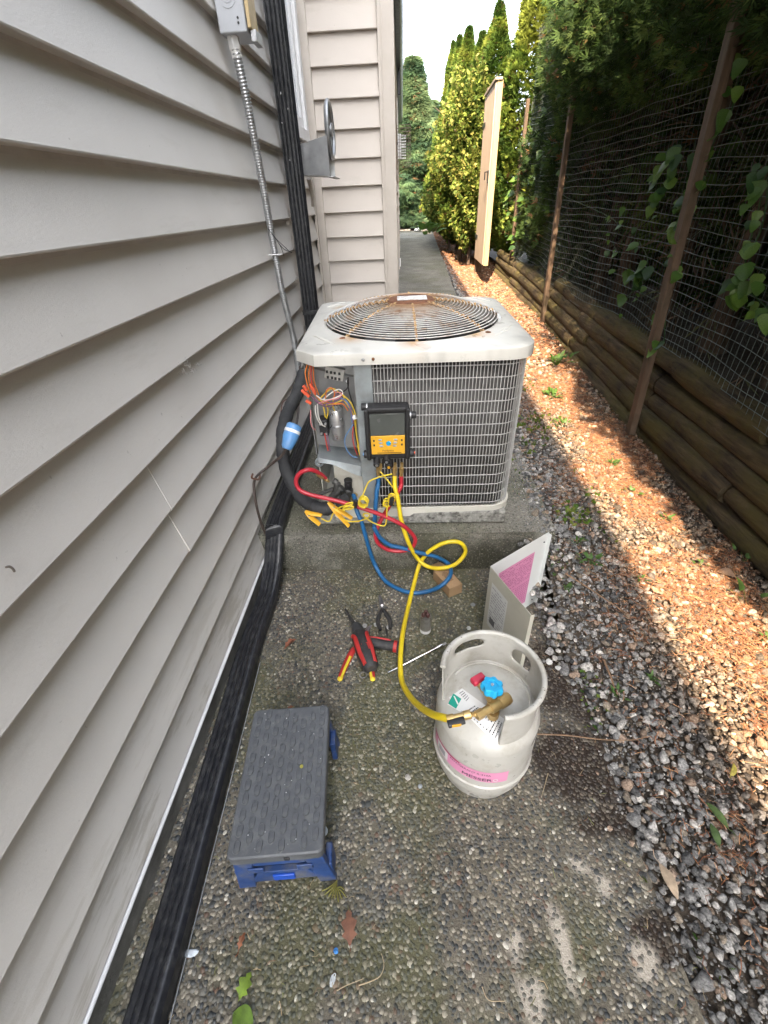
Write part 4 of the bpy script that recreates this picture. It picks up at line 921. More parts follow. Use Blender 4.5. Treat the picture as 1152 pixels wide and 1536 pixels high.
WP = [('orange', [(465,548),(463,565),(468,585),(480,600),(490,603)], -.36), ('orange', [(461,547),(458,560),(462,580),(466,590)], -.365), ('red', [(467,548),(467,570),(474,592),(486,606)], -.355), ('orange', [(470,549),(471,572),(478,592)], -.35),
      ('yellow', [(478,600),(490,588),(500,583),(510,590),(516,597),(505,604),(490,606),(480,600)], -.355), ('purple', [(470,597),(482,606),(498,604),(510,598),(520,603),(527,617),(530,635)], -.36), ('white', [(474,593),(486,600),(502,597),(514,590),(508,584),(496,590),(484,600)], -.362),
      ('purple', [(466,592),(474,602),(488,610),(504,606),(514,602),(512,594),(500,592)], -.35), ('pink', [(478,605),(494,600),(508,597),(512,590),(500,588)], -.365), ('orange', [(488,598),(490,586),(497,582),(502,590),(499,600)], -.366),
      ('yellow', [(512,596),(522,608),(530,622),(533,640),(535,658),(537,672),(540,684)], -.345), ('yellow', [(514,592),(526,604),(533,622),(534,645),(538,668),(542,686)], -.35), ('red', [(530,640),(529,655),(531,668),(536,682)], -.35), ('black', [(526,612),(531,640),(535,665),(541,685)], -.342), ('black', [(522,566),(522,580),(514,588),(506,590)], -.32),
      ('black', [(521,570),(524,590),(532,615),(533,635)], -.335), ('blue', [(530,636),(522,648),(517,660),(520,674),(528,684),(536,686)], -.36), ('white', [(473,608),(474,622),(480,635),(488,640)], -.345), ('yellow', [(483,604),(486,614),(488,626)], -.345), ('yellow', [(488,604),(492,616),(490,628)], -.345), ('yellow', [(500,600),(499,608),(502,616)], -.34), ('white', [(476,606),(478,625),(484,638)], -.35),
      ('red', [(487,650),(489,662),(492,676)], -.335), ('purple', [(490,650),(493,664),(495,676)], -.335), ('pink', [(466,615),(466,630),(468,640),(473,645)], -.37), ('orange', [(484,600),(500,606),(514,606),(522,616)], -.358), ('blue', [(504,596),(518,600),(526,614),(528,634)], -.352), ('black', [(488,646),(497,640),(501,628)], -.33)]
for cn, P, v in WP:
    Q = [C(x, y, v-.006*math.sin(i*1.3)) for i, (x, y) in enumerate(P)]
    MB().tube(cr(Q, 6), .0022, 6).build('wire', wc[cn], ac)
mb = wc['red']; redcap = mat('red_terminal', (.62,.09,.035), .45)
for (x, y, an) in ((458, 582, .5), (461, 592, .6), (467, 580, .3), (471, 586, .2), (463, 603, .9), (456, 588, .6)):
    p = C(x, y, -.372); MB().box((0, 0, 0), (.011, .009, .022), Matrix.Translation(p) @ Matrix.Rotation(-an, 4, 'Y')).build('wire_terminal', redcap, ac, bevel=.002)
p = C(532, 626, -.36); MB().tube([p+Vector((-.006, 0, -.002)), p+Vector((.006, 0, .002))], .009, 8).build('cable_tie', white, ac)
# service valves
valvem = mat('tarnished_valve', (0.10,0.10,0.095), .5, metal=.5, var=.3, scale=30)
brass = mat('brass', (0.50,0.35,0.145), .42, metal=.7, var=.10, scale=40, dirt=(.25,.16,.06), dscale=30, damt=.2)
for (a, b, r, mm_) in (((497,747),(513,731),.017,valvem), ((504,740),(506,724),.014,valvem), ((506,724),(500,721),.013,valvem), ((517,753),(524,733),.019,valvem), ((523,738),(522,724),.016,black), ((522,723),(522,719),.017,black), ((528,748),(534,741),.010,brass), ((478,742),(500,733),.008,valvem), ((507,747),(522,753),.013,valvem)):
    q0, q1 = C(*a, -.36), C(*b, -.36); MB().cyl(q0, q1, r, 12).build('service_valve', mm_, ac, bevel=.002)
for (x, y, rx) in ((507,744,.02), (519,747,.022)): MB().sphere(C(x, y, -.355), rx, 8, (1, 1, .8)).build('valve_body', valvem, ac)
p = C(468, 695, -.34); MB().lathe([(.013, 0), (.018, .002), (.018, .02), (.013, .022)], 16, Matrix.Translation(C(480, 692, -.33)) @ Matrix.Rotation(R(75), 4, 'X')).build('grommet', bracket, ac)

# ================================================================== LINES AND CABLES BY THE WALL
foam = mat('black_pipe_foam', (0.022,0.023,0.025), .75, var=.3, scale=20, bump=.5, bscale=60, dirt=(.06,.06,.058), dscale=12)
li = thing('insulated_pipe', 'thick black foam insulated pipe curving from the siding to the unit', 'pipe', (0, 0, 0))
LP = [AY(455, 560, 1.98), AY(446, 590, 1.88), AY(432, 618, 1.78), AY(424, 650, 1.70), AY(426, 690, 1.64), AY(438, 725, 1.58), AY(458, 752, 1.52), AY(484, 763, 1.49), AY(508, 757, 1.50), AY(520, 748, 1.53)]
P = cr(LP, 10); MB().tube(P, [.027*(1+.05*math.sin(i*.9)+.03*math.sin(i*2.7)) for i in range(len(P))], 14).build('foam_sleeve', foam, li)
for i in (64, 72, 80): MB().tube(P[i:i+2], .0295, 12).build('tape_wrap', black, li)
MB().tube([P[18]+Vector((.01, -.026, .0)), P[20]+Vector((.012, -.027, 0))], .004, 6).build('split_edge', black, li)
bl = thing('cable_coupling', 'blue plastic cable coupling with a white band beside the black foam pipe', 'cable coupling', (0, 0, 0))
ca = AY(440, 643, 1.60); cb_ = AY(430, 672, 1.555); dd_ = cb_-ca
bluep = mat('blue_plastic', (0.10,0.27,0.55), .42, var=.08, dirt=(.3,.35,.42), dscale=20, damt=.3)
MB().tube([ca-dd_*.22, ca-dd_*.15, ca+dd_*.45, ca+dd_*.6, ca+dd_*.95, ca+dd_*1.05], [.024, .030, .031, .028, .022, .016], 18).build('coupling_body', bluep, bl)
MB().tube([ca+dd_*.07, ca+dd_*.22], .0317, 18).build('white_band', white, bl)
cabm = mat('brown_cable_jacket', (0.055,0.04,0.033), .55, var=.2)
cbl = thing('power_cable', 'stiff brown cable looping from the blue coupling against the siding', 'cable', (0, 0, 0))
P1 = [AY(431, 670, 1.557), AY(422, 684, 1.56), AY(406, 697, 1.58), AXX(392, 708, -.585), AXX(384, 716, -.592), AXX(381, 728, -.59), AXX(384, 755, -.588), AXX(392, 785, -.588), AXX(402, 808, -.588), AXX(409, 819, -.585), AXX(420, 802, -.57), AXX(440, 765, -.555)]
MB().tube(cr(P1, 8), .0052, 8).build('cable_loop', cabm, cbl)
P2 = [AXX(379, 711, -.600), AXX(378, 717, -.585), AXX(388, 719, -.582), AXX(390, 712, -.600)]
MB().tube(cr(P2, 4), .004, 6).build('cable_staple', mat('brown_clip', (.20,.10,.06), .6), cbl)
P3 = [AXX(450, 545, -.58), AXX(449, 580, -.57), AXX(447, 620, -.56), AXX(444, 640, -.55)]
MB().tube(cr(P3, 6), .006, 7).build('cable_drop', cabm, cbl)
P4 = [AXX(420, 628, -.60), AXX(424, 604, -.592), AXX(432, 598, -.588), AXX(441, 590, -.588), AXX(436, 606, -.590), AXX(424, 622, -.590)]
MB().tube(cr(P4, 6), .0024, 6).build('bare_wire', wc['brown'], cbl)
P5 = [AXX(425, 690, -.57), AXX(432, 703, -.565), AXX(446, 711, -.555), AXX(462, 714, -.54)]
MB().tube(cr(P5, 6), .0035, 6).build('cable_tail', cabm, cbl)

# ================================================================== DIGITAL MANIFOLD GAUGE
YG = 1.500
ga = thing('manifold_gauge', 'black and yellow digital manifold gauge hooked on the front guard', 'gauge', tuple(AY(582, 655, YG)), (R(5), 0, R(1.5)))
def gq(px, py):
    o = ga.matrix_basis.inverted(); Mi = o.to_3x3(); a = o @ Vector((0, 0, CAM_H)); d = Mi @ ray(px, py); t_ = (-.022-a.y)/d.y; return a+d*t_
tl, tr, bl_, br = gq(549, 609), gq(615, 612), gq(548, 690), gq(614, 690)
rub = mat('black_rubber', (0.018,0.018,0.019), .6, var=.15, scale=40)
xl, xr_ = (tl.x+bl_.x)/2, (tr.x+br.x)/2; zt_, zb_ = (tl.z+tr.z)/2, (bl_.z+br.z)/2; wG, hG = xr_-xl, zt_-zb_; xm_ = (xl+xr_)/2; zm_ = (zt_+zb_)/2
MB().box((xm_, .002, zm_), (wG, .045, hG)).build('housing', rub, ga, bevel=.013, seg=4)
fr = MB()
for (c, d) in (((xl+.007, -.024, zm_), (.016, .018, hG*.96)), ((xr_-.007, -.024, zm_), (.016, .018, hG*.96)), ((xm_, -.024, zt_-.008), (wG*.86, .018, .018))): fr.box(c, d)
fr.build('bumper', rub, ga, bevel=.006, seg=3)
w1_ = wG*.78
MB().box((xm_, -.0225, zm_+hG*.19), (w1_, .006, hG*.40)).build('display', mat('lcd_screen', (.085,.092,.085), .22, var=.12, scale=14), ga, bevel=.002)
yel = mat('amber_panel', (.72,.38,.03), .42, var=.05)
zk0, zk1 = zm_-hG*.37, zm_-hG*.015
MB().box((xm_, -.0232, (zk0+zk1)/2), (w1_, .006, zk1-zk0)).build('keypad', yel, ga, bevel=.002)
kb = mat('grey_button', (.34,.35,.35), .5); kw = w1_; kh = zk1-zk0; zc0 = (zk0+zk1)/2+kh*.10
MB().lathe([(.0005, .003), (.0085, .003), (.0095, 0)], 20, Matrix.Translation((xm_+.002, -.0262, zc0)) @ Matrix.Rotation(PI/2, 4, 'X')).build('round_button', mat('blue_button', (.02,.30,.55), .35), ga)
for sx_ in (-1, 1):
    for j in range(3):
        MB().sphere((xm_+sx_*kw*(.23-.015*j), -.0264, zc0+kh*(.20-.17*j)), .0066, 8, (1.15, .3, .6)).build('button', kb, ga)
    for j in range(2): MB().box((xm_+sx_*kw*.41, -.0264, zc0+kh*(.16-.24*j)), (.006, .0008, .008)).build('button_mark', rub, ga, smooth=False)
V, F, w_ = text_geo('Fieldpiece', .0105)
MB().add(V, F, Matrix.Translation((xm_-w_/2, -.0266, zk0+kh*.16)) @ Matrix.Rotation(PI/2, 4, 'X')).build('lettering', rub, ga, smooth=False)
MB().box((xm_+.004, -.0264, zk0+kh*.08), (kw*.72, .0008, .0022)).build('fine_print', rub, ga, smooth=False)
for a_, b_2 in ((tl, -1), (tr, 1)):
    q = gq(544 if b_2 < 0 else 622, 614 if b_2 < 0 else 626)
    MB().cyl((xm_+b_2*wG*.44, -.004, q.z), (q.x-b_2*.012, -.004, q.z), .010, 14).build('hook_boss', rub, ga)
    MB().cyl((q.x-b_2*.014, -.004, q.z), (q.x+b_2*.006, -.004, q.z), .0125, 14).build('hook_knob', rub, ga, bevel=.002)
    MB().cyl((q.x-b_2*.016, -.004, q.z), (q.x-b_2*.012, -.004, q.z), .0128, 14).build('hook_collar', galv, ga)
ml, mr = gq(547, 683), gq(620, 687); zmn = (ml.z+mr.z)/2
MB().box(((ml.x+mr.x)/2, .004, zmn-.001), (mr.x-ml.x-.02, .042, .026)).build('manifold_block', rub, ga, bevel=.006, seg=3)
for q, s_ in ((ml, -1), (mr, 1)):
    MB().cyl((q.x-s_*.02, 0, zmn), (q.x+s_*.004, 0, zmn), .0155, 16).build('side_knob', rub, ga, bevel=.003)
    MB().cyl((q.x+s_*.004, 0, zmn), (q.x+s_*.008, 0, zmn), .006, 12).build('knob_cap', redcap if s_ > 0 else bluep, ga)
for (px, py, cm_) in ((565, 691, galv), (583, 694, yel), (580, 686, galv)):
    q = gq(px, py); MB().cyl((q.x, -.01, q.z+.004), (q.x, -.045, q.z-.006), .0125, 14).build('front_knob', rub, ga, bevel=.002); MB().cyl((q.x, -.045, q.z-.006), (q.x, -.0475, q.z-.0065), .0055, 10).build('knob_dot', cm_, ga)
fit = {}
for nme, px in (('blue', 567), ('gold', 573), ('yellow', 592), ('red', 602)):
    a_, b_2 = gq(px+1, 697), gq(px, 716)
    if nme == 'gold': a_, b_2 = gq(571, 698), gq(569, 708)
    a_.y = b_2.y = -.012
    MB().tube([a_, a_.lerp(b_2, .35), a_.lerp(b_2, .36), a_.lerp(b_2, .7), a_.lerp(b_2, .71), b_2], [.0065, .0065, .0095, .0095, .0075, .0075], 6).build('brass_fitting', brass, ga)
    fit[nme] = ga.matrix_basis @ b_2
# ================================================================== HOSES
def hosemat(n, c): return mat(n, c, .38, var=.06, scale=30, dirt=tuple(x*.5 for x in c), dscale=30, damt=.3)
yh, bh, rh = hosemat('yellow_hose', (.74,.56,.02)), hosemat('blue_hose', (.015,.11,.27)), hosemat('red_hose', (.42,.02,.035))
HR = 0.0088
fy_, fb_, fr_ = fit['yellow'], fit['blue'], fit['red']
# refrigerant cylinder frame, needed by the hose end
CX, CY, CR = 0.203, 0.668, 0.130
hy = thing('yellow_hose', 'long yellow charging hose from the gauge to the white cylinder', 'hose', (0, 0, 0))
YP = [fy_, fy_+Vector((0, -.012, -.04)), AY(597, 750, 1.475), AY(602, 780, 1.46), AY(612, 812, 1.44), GH(625, 836, .06), GH(642, 850, .060), GH(665, 852, .070), GH(685, 845, .072), GH(698, 828, .070), GH(690, 814, .065), GH(668, 814, .078), GH(645, 826, .070),
      GH(630, 845, .048), GH(622, 872, .022), GH(612, 912, .012), GH(605, 945, .045), GH(601, 980, .058), GH(602, 1018, .06), GH(613, 1042, .12), GH(630, 1060, .20), GH(648, 1071, .28), GH(664, 1076, .325), GH(676, 1079, .345)]
MB().tube(cr(YP, 10), HR, 12).build('hose_tube', yh, hy)
e0, e1 = G(673, 1079, .344), G(706, 1071, .352); ed = (e1-e0).normalized()
MB().tube([e0-ed*.004, e0+ed*.012, e0+ed*.013, e0+ed*.035, e0+ed*.036, e1], [.0105, .0105, .008, .008, .0105, .0105], 10).build('hose_fitting', brass, hy)
hb_ = MB().tube([e0+Vector((-.004, -.016, .006)), e0+ed*.036+Vector((0, -.014, .006))], .0098, 8, flat=.75).build('shutoff_handle', black, hy, bevel=.002)
MB().box((0, 0, 0), (.021, .0016, .008), Matrix.Translation(e0+ed*.017+Vector((-.001, -.0245, .009))) @ Matrix.Rotation(math.atan2(ed.y, ed.x), 4, 'Z')).build('amber_insert', yel, hb_, smooth=False)
hbl = thing('blue_hose', 'blue hose looping from the gauge over the step to the service valve', 'hose', (0, 0, 0))
BP = [fb_, fb_+Vector((0, -.004, -.03)), AY(*p4(843, 900), 1.485), AY(*p4(836, 1000), 1.475), AY(*p4(830, 1100), 1.465), AY(*p5(236, 40), 1.45), GH(*p5(262, 85), .085), GH(*p5(310, 122), .05), GH(*p5(380, 140), .03), GH(*p5(460, 162), .012), GH(*p5(540, 182), .010), GH(*p5(598, 215), .045), GH(*p5(614, 252), .064), GH(*p5(600, 290), .066), GH(*p5(560, 328), .045), GH(*p5(500, 352), .011), GH(*p5(430, 360), .010),
      GH(*p5(360, 343), .010), GH(*p5(290, 300), .010), GH(*p5(240, 225), .012), GH(*p5(212, 150), .03), GH(*p5(195, 90), .075), AY(*p5(172, 10), 1.46), AY(*p4(720, 1010), 1.475), AY(*p4(712, 950), 1.49), AY(*p4(700, 915), 1.52)]
MB().tube(cr(BP, 10), HR, 12).build('hose_tube', bh, hbl)
hr = thing('red_hose', 'red hose curling from the left service valve back up to the gauge', 'hose', (0, 0, 0))
RP = [AY(*p4(528, 812), 1.53), AY(*p4(495, 785), 1.51), AY(*p4(460, 765), 1.49), AY(*p4(415, 760), 1.475), AY(*p4(365, 785), 1.47), AY(*p4(346, 830), 1.465), AY(*p4(365, 880), 1.46), AY(*p4(430, 912), 1.455), AY(*p4(530, 935), 1.45), AY(*p4(650, 965), 1.445), AY(*p4(780, 1005), 1.445), AY(*p4(900, 1050), 1.445), AY(*p4(1000, 1100), 1.44), GH(*p4(1062, 1155), .075), GH(*p4(1082, 1200), .045), GH(*p4(1055, 1242), .03), GH(*p4(990, 1262), .028), GH(*p4(910, 1252), .035), GH(*p4(850, 1210), .07), AY(*p4(836, 1150), 1.455), AY(*p4(860, 1090), 1.47), AY(*p4(905, 1010), 1.485), AY(*p4(950, 940), 1.488), AY(*p4(985, 880), 1.488), fr_+Vector((0, -.003, -.035)), fr_]
MB().tube(cr(RP, 10), HR*.95, 12).build('hose_tube', rh, hr)
q0, q1 = AY(*p4(480, 785), 1.505), AY(*p4(548, 832), 1.54)
MB().tube([q0, q0.lerp(q1, .4), q0.lerp(q1, .42), q0.lerp(q1, .7), q0.lerp(q1, .72), q1], [.0095, .0095, .007, .007, .0085, .005], 8).build('hose_fitting', brass, hr)
# thermocouple cables and their clamps
tcab = mat('yellow_cable', (.66,.50,.03), .45, var=.05)
tl_ = thing('sensor_cable', 'thin yellow sensor cable coiled and tied in front of the unit', 'cable', (0, 0, 0))
TP = [fit['gold'], AY(*p4(915, 830), 1.47), AY(*p4(945, 870), 1.465)]
MB().tube(cr(TP, 6), .0028, 6).build('cable_run', tcab, tl_)
TP = [AY(*p4(940, 785), 1.465), AY(*p4(860, 805), 1.46), AY(*p4(795, 835), 1.455), AY(*p4(765, 900), 1.445), AY(*p4(740, 950), 1.435), AY(*p4(690, 975), 1.435), AY(*p4(620, 990), 1.44), AY(*p4(575, 1030), 1.45), AY(*p4(550, 1078), 1.45), AY(*p4(500, 1060), 1.46)]
MB().tube(cr(TP, 7), .0028, 6).build('cable_run', tcab, tl_)
TP = [AY(*p4(950, 970), 1.45), AY(*p4(910, 990), 1.445), AY(*p4(905, 1060), 1.44), AY(*p4(890, 1105), 1.44), AY(*p4(830, 1090), 1.44), AY(*p4(780, 1060), 1.44), AY(*p4(760, 1035), 1.435), AY(*p4(790, 1030), 1.43), AY(*p4(795, 1050), 1.43), AY(*p4(740, 1075), 1.44), AY(*p4(680, 1078), 1.445), AY(*p4(630, 1062), 1.45)]
MB().tube(cr(TP, 7), .0028, 6).build('cable_run', tcab, tl_)
def coil(cpx, cpy, Y, w, h, n, tilt, name='cable_coil'):
    P = []; c = AY(cpx, cpy, Y)
    for i in range(n*12+1):
        a = 2*PI*i/12; rr = 1+.10*math.sin(i*.9)+.05*math.sin(i*2.3)
        x, z = math.cos(a)*w*rr, math.sin(a)*h*rr; P.append(c+Vector((x*math.cos(tilt)-z*math.sin(tilt), .012*math.sin(i*.37)-.004, x*math.sin(tilt)+z*math.cos(tilt))))
    MB().tube(P, .0028, 6, caps=True).build(name, tcab, tl_)
coil(*p4(762, 955), 1.425, .017, .020, 6, .2); coil(*p4(672, 982), 1.43, .022, .008, 4, .3); coil(*p4(905, 960), 1.455, .013, .013, 4, 0); coil(*p4(935, 930), 1.455, .013, .012, 4, .5)
for (x, y) in ((712, 970), (935, 955)):
    c = AY(*p4(x, y), 1.425); MB().tube([c+Vector((-.003, 0, -.016)), c+Vector((.003, 0, .016))], .009, 8).build('hook_strap', black, tl_, bevel=.001)
amber = mat('amber_plastic', (.74,.40,.03), .45, var=.06)
def clamp(a, b, c, Y, lab):
    t_ = thing('pipe_clamp', lab, 'clamp', (0, 0, 0), group='pipe clamp sensors')
    A, B, Cc_ = AY(*p4(*a), Y), AY(*p4(*b), Y-.012), AY(*p4(*c), Y-.012)
    for e, s in ((B, 1), (Cc_, -1)):
        P = [A, A.lerp(e, .35)+Vector((0, -.006, 0)), A.lerp(e, .8), e]
        MB().tube(cr(P, 4), [.008+.0035*math.sin(min(1, i/9)*PI*.75) for i in range(13)], 8, flat=.55).build('jaw', amber, t_)
    MB().cyl(A.lerp(B, .25)+Vector((0, .012, 0)), A.lerp(B, .25)+Vector((0, -.014, 0)), .005, 10).build('pivot', galv, t_)
clamp((545, 960), (690, 1060), (672, 1108), 1.46, 'larger orange yellow pipe clamp crossing under the red hose, right of the other')
clamp((405, 1015), (492, 1098), (505, 1042), 1.47, 'smaller orange yellow pipe clamp below the black foam pipe')

# ================================================================== REFRIGERANT CYLINDER
cyl_m = mat('cream_cylinder_paint', (0.45,0.44,0.405), .33, var=.06, scale=7, dirt=(.30,.27,.21), dscale=22, damt=.5)
cy = thing('refrigerant_cylinder', 'cream refrigerant cylinder with cut out collar and blue hand wheel', 'gas cylinder', (CX, CY, 0))
HB = 0.262; DT = 0.318
def dome_z(r): return HB+(DT-HB)*math.sqrt(max(0, 1-(r/CR)**2.3))
prof = [(.090, .0), (.108, .0), (.1115, .006), (.113, .030), (.118, .038), (CR-.004, .055), (CR-.001, .075), (CR-.0005, .098), (CR+.003, .101), (CR+.003, .107), (CR-.0005, .110), (CR, .14), (CR, .23), (CR-.0015, HB-.012)]
prof += [(r, dome_z(r)) for r in np.linspace(CR-.0005, .03, 12)]+[(.001, DT)]
MB().lathe(prof, 72).build('tank', cyl_m, cy, angle=32)
# collar with hand holes
CRR = 0.114; CZ0, CZ1 = 0.268, 0.402
aL, aF = R(183), R(-87)
TH0, TH1 = aF, aL                          # counter clockwise over the right side and the back
holes = [(R(38), .352, R(15), .024), (R(112), .365, R(22), .016), (R(-28), .345, R(13), .015)]
na, nz = 220, 30; V = []; inh = []
for j in range(nz+1):
    for i in range(na+1):
        th = TH0+(TH1-TH0)*i/na; z = CZ0+(CZ1-CZ0)*j/nz
        # ends lean back as they rise
        if i > na-26: th -= R(9)*(j/nz)**1.5*((i-(na-26))/26)
        best = 9
        for hth, hz, a, b in holes:
            p_, q_ = (th-hth)/a, (z-hz)/b; d = (abs(p_)**3+abs(q_)**3)**(1/3)
            if .72 < d < 1.16: th, z = hth+a*p_/d, hz+b*q_/d; d = 1.0
            best = min(best, d)
        rr = CRR+.004*((z-CZ0)/(CZ1-CZ0))
        V.append((rr*math.cos(th), rr*math.sin(th), z)); inh.append(best <= 1.0001)
F = []
for j in range(nz):
    for i in range(na):
        q = (j*(na+1)+i, j*(na+1)+i+1, (j+1)*(na+1)+i+1, (j+1)*(na+1)+i)
        if not all(inh[k] for k in q): F.append(q)
co = MB().add(V, F).build('collar', cyl_m, cy); sm = co.modifiers.new('thick', 'SOLIDIFY'); sm.thickness = .0035; sm.offset = 0
rim = [((CRR+.004)*math.cos(th), (CRR+.004)*math.sin(th), CZ1) for th in np.linspace(TH0, TH1-R(9), 80)]
MB().tube(rim, .0068, 10).build('rolled_rim', cyl_m, cy)
MB().tube([((CRR-.001)*math.cos(a), (CRR-.001)*math.sin(a), dome_z(CRR)+.001) for a in np.linspace(TH0, TH1, 70)], .0035, 6).build('weld_bead', cyl_m, cy)
MB().tube([(.100*math.cos(a), .100*math.sin(a), dome_z(.1)+.0015) for a in np.linspace(R(-30), R(140), 40)], .0025, 6).build('drain_lip', cyl_m, cy)
# stickers on the shoulder
paper = mat('paper_label', (.66,.66,.645), .5, var=.05, scale=30)
inkm = mat('black_print', (.03,.03,.035), .6)
CINV = Matrix.Translation((-CX, -CY, 0))
def on_dome(px, py, lift=.0012):
    z = .29
    for _ in range(8):
        p = CINV @ G(px, py, z); r = min(CR-.002, math.hypot(p.x, p.y)); z = dome_z(r)
    return Vector((p.x, p.y, z+lift))
def patch(c4, name, m, lift=.0012, n=8, parent=None):
    V = []
    for j in range(n+1):
        for i in range(n+1):
            u, v = i/n, j/n; a = Vector(c4[0]).lerp(Vector(c4[1]), u); b = Vector(c4[3]).lerp(Vector(c4[2]), u); q = a.lerp(b, v); V.append(on_dome(q.x, q.y, lift))
    F = [(j*(n+1)+i, (j+1)*(n+1)+i, (j+1)*(n+1)+i+1, j*(n+1)+i+1) for j in range(n) for i in range(n)]
    return MB().add(V, F).build(name, m, parent or cy)
pl = patch([(673,1047,0), (693,1033,0), (758,1080,0), (744,1116,0)], 'hazard_label', paper)
pl2 = patch([(671,1057,0), (681,1040,0), (700,1060,0), (690,1068,0)], 'hazard_label', paper)
greenm = mat('green_hazard_print', (.01,.30,.22), .45)
patch([(680,1041,0), (692,1049,0), (684,1064,0), (672,1056,0)], 'green_diamond', greenm, .0022, 5, pl2)
patch([(680,1045,0), (682,1045,0), (688,1057,0), (686,1058,0)], 'white_symbol', paper, .003, 3, pl2)
def rows_on(name, c4, nr, lift, parent, wmin=.5):
    mb = MB()
    for r in range(nr):
        v0, v1 = (r+.25)/nr, (r+.62)/nr; u = 0.03
        while u < .95:
            w = random.uniform(.04, .14); pts = []
            for uu, vv in ((u, v0), (min(.98, u+w), v0), (min(.98, u+w), v1), (u, v1)):
                a = Vector(c4[0]).lerp(Vector(c4[1]), uu); b = Vector(c4[3]).lerp(Vector(c4[2]), uu); q = a.lerp(b, vv); pts.append(q)
            mb.add([on_dome(q.x, q.y, lift) for q in pts], [(0,3,2,1)]); u += w+random.uniform(.02, .05)
    mb.build(name, inkm, parent, kind='stuff', smooth=False)
rows_on('label_print', [(688,1040,0), (694,1036,0), (705,1048,0), (700,1054,0)], 5, .0024, pl)
rows_on('label_print', [(695,1068,0), (712,1058,0), (755,1086,0), (745,1110,0)], 11, .0024, pl)
patch([(712,1080,0), (722,1074,0), (738,1086,0), (730,1094,0)], 'wet_spot', mat('faded_label', (.62,.64,.68), .4), .0030, 4, pl)
# pink band label round the shell
pink = mat('pink_label', (.66,.27,.43), .45, var=.04, scale=14)
def on_shell(a, z, lift=.0008): return ((CR+lift)*math.cos(a), (CR+lift)*math.sin(a), z)
def shell_patch(a0, a1, z0, z1, name, m, lift, parent, tilt=0.0, n=24):
    V = []
    for i in range(n+1):
        a = a0+(a1-a0)*i/n
        for z in (z0, z1): V.append(on_shell(a, z+tilt*i/n, lift))
    return MB().add(V, [(2*i, 2*i+2, 2*i+3, 2*i+1) for i in range(n)]).build(name, m, parent)
LA0, LA1, LZ0, LZ1 = R(-172), R(-72), .138, .186
band = shell_patch(LA0, LA1, LZ0, LZ1, 'product_label', pink, .0008, cy)
shell_patch(LA0+R(10), LA0+R(30), LZ0+.004, LZ1-.008, 'white_panel', paper, .0013, band)
shell_patch(LA0+R(14), LA0+R(26), LZ0+.010, LZ1-.016, 'grey_block', mat('grey_print', (.30,.30,.32), .5), .0018, band)
shell_patch(LA0+R(0), LA0+R(46), LZ1-.006, LZ1-.0005, 'red_stripe', mat('red_print', (.38,.05,.10), .5), .0013, band)
def shell_text(body, size, a0, z0, parent, bold=0, squeeze=1.0):
    V, F, w = text_geo(body, size); V = [on_shell(a0+v.x*squeeze/CR, z0+v.y, .0018) for v in V]; MB().add(V, F).build('lettering', inkm, parent, smooth=False); return w*squeeze/CR
shell_text('REFRIGERANT R-410A', .0105, LA0+R(34), LZ1-.0155, band, squeeze=1.05)
wt = shell_text('MESSER', .0185, R(-122), LZ0+.0065, band, squeeze=1.25)
V = [];  n = 18
for i in range(n):
    a = 2*PI*i/n
    for rr in (.0042, .0062): V.append(on_shell(R(-122)+wt+.06+rr*math.cos(a)/CR, LZ0+.0135+rr*math.sin(a), .0018))
MB().add(V, [(2*i, 2*i+1, 2*((i+1) % n)+1, 2*((i+1) % n)) for i in range(n)]).build('ring_emblem', paper, band, smooth=False)
V = []
# valve
vz = .335
vb0, vb1 = CINV @ G(722, 1070, .350), CINV @ G(764, 1046, .352); vd_ = (vb1-vb0).normalized(); vc = vb0.lerp(vb1, .45)
MB().tube([(vc.x, vc.y, DT-.03), (vc.x, vc.y, .330)], .015, 12).build('valve_stem', brass, cy)
MB().tube([vb0, vb0.lerp(vb1, .30), vb0.lerp(vb1, .31), vb0.lerp(vb1, .62), vb0.lerp(vb1, .64), vb0.lerp(vb1, .92), vb1], [.0095, .0095, .0135, .0135, .0150, .0150, .0125], 16).build('valve_body', brass, cy, angle=30)
MB().tube([vb1, vb1+vd_*.0015], .0095, 16).build('outlet_face', mat('dark_brass', (.30,.22,.10), .4, metal=.7), cy)
ve = CINV @ e1
MB().tube(cr([ve, ve.lerp(vb0, .4)+Vector((0, 0, -.004)), vb0.lerp(ve, .2), vb0], 5), .0055, 10).build('connector_tube', brass, cy)
MB().tube([vb0-vd_*.014, vb0+vd_*.004], .0115, 6).build('hex_nut', brass, cy)
hw = CINV @ G(738, 1031, .392)
MB().tube([(hw.x+.002, hw.y+.004, .345), (hw.x, hw.y, .385)], .009, 10).build('spindle', brass, cy)
MB().tube([vc, (hw.x, hw.y+.002, .352)], .012, 10).build('valve_neck', brass, cy)
def wheel(c, r, h, lobes, m, name, tilt=(0, 0)):
    n = 72; P = []
    for z, k in ((-h/2, .90), (-h*.25, 1.0), (h*.25, 1.0), (h/2, .92), (h*.5, .55), (h*.36, .50), (h*.36, .16), (h*.52, .15), (h*.52, .01)):
        P.append([(r*k*(1+(.10 if k > .8 else .0)*math.cos(lobes*2*PI*i/n)) * math.cos(2*PI*i/n), r*k*(1+(.10 if k > .8 else .0)*math.cos(lobes*2*PI*i/n))*math.sin(2*PI*i/n), z) for i in range(n)])
    V = sum(P, []); F = [(a*n+i, a*n+(i+1) % n, (a+1)*n+(i+1) % n, (a+1)*n+i) for a in range(len(P)-1) for i in range(n)]
    M = Matrix.Translation(c) @ Euler((tilt[0], tilt[1], .3)).to_matrix().to_4x4(); F.append(tuple(range(n))[::-1])
    return MB().add(V, F, M).build(name, m, cy, angle=35)
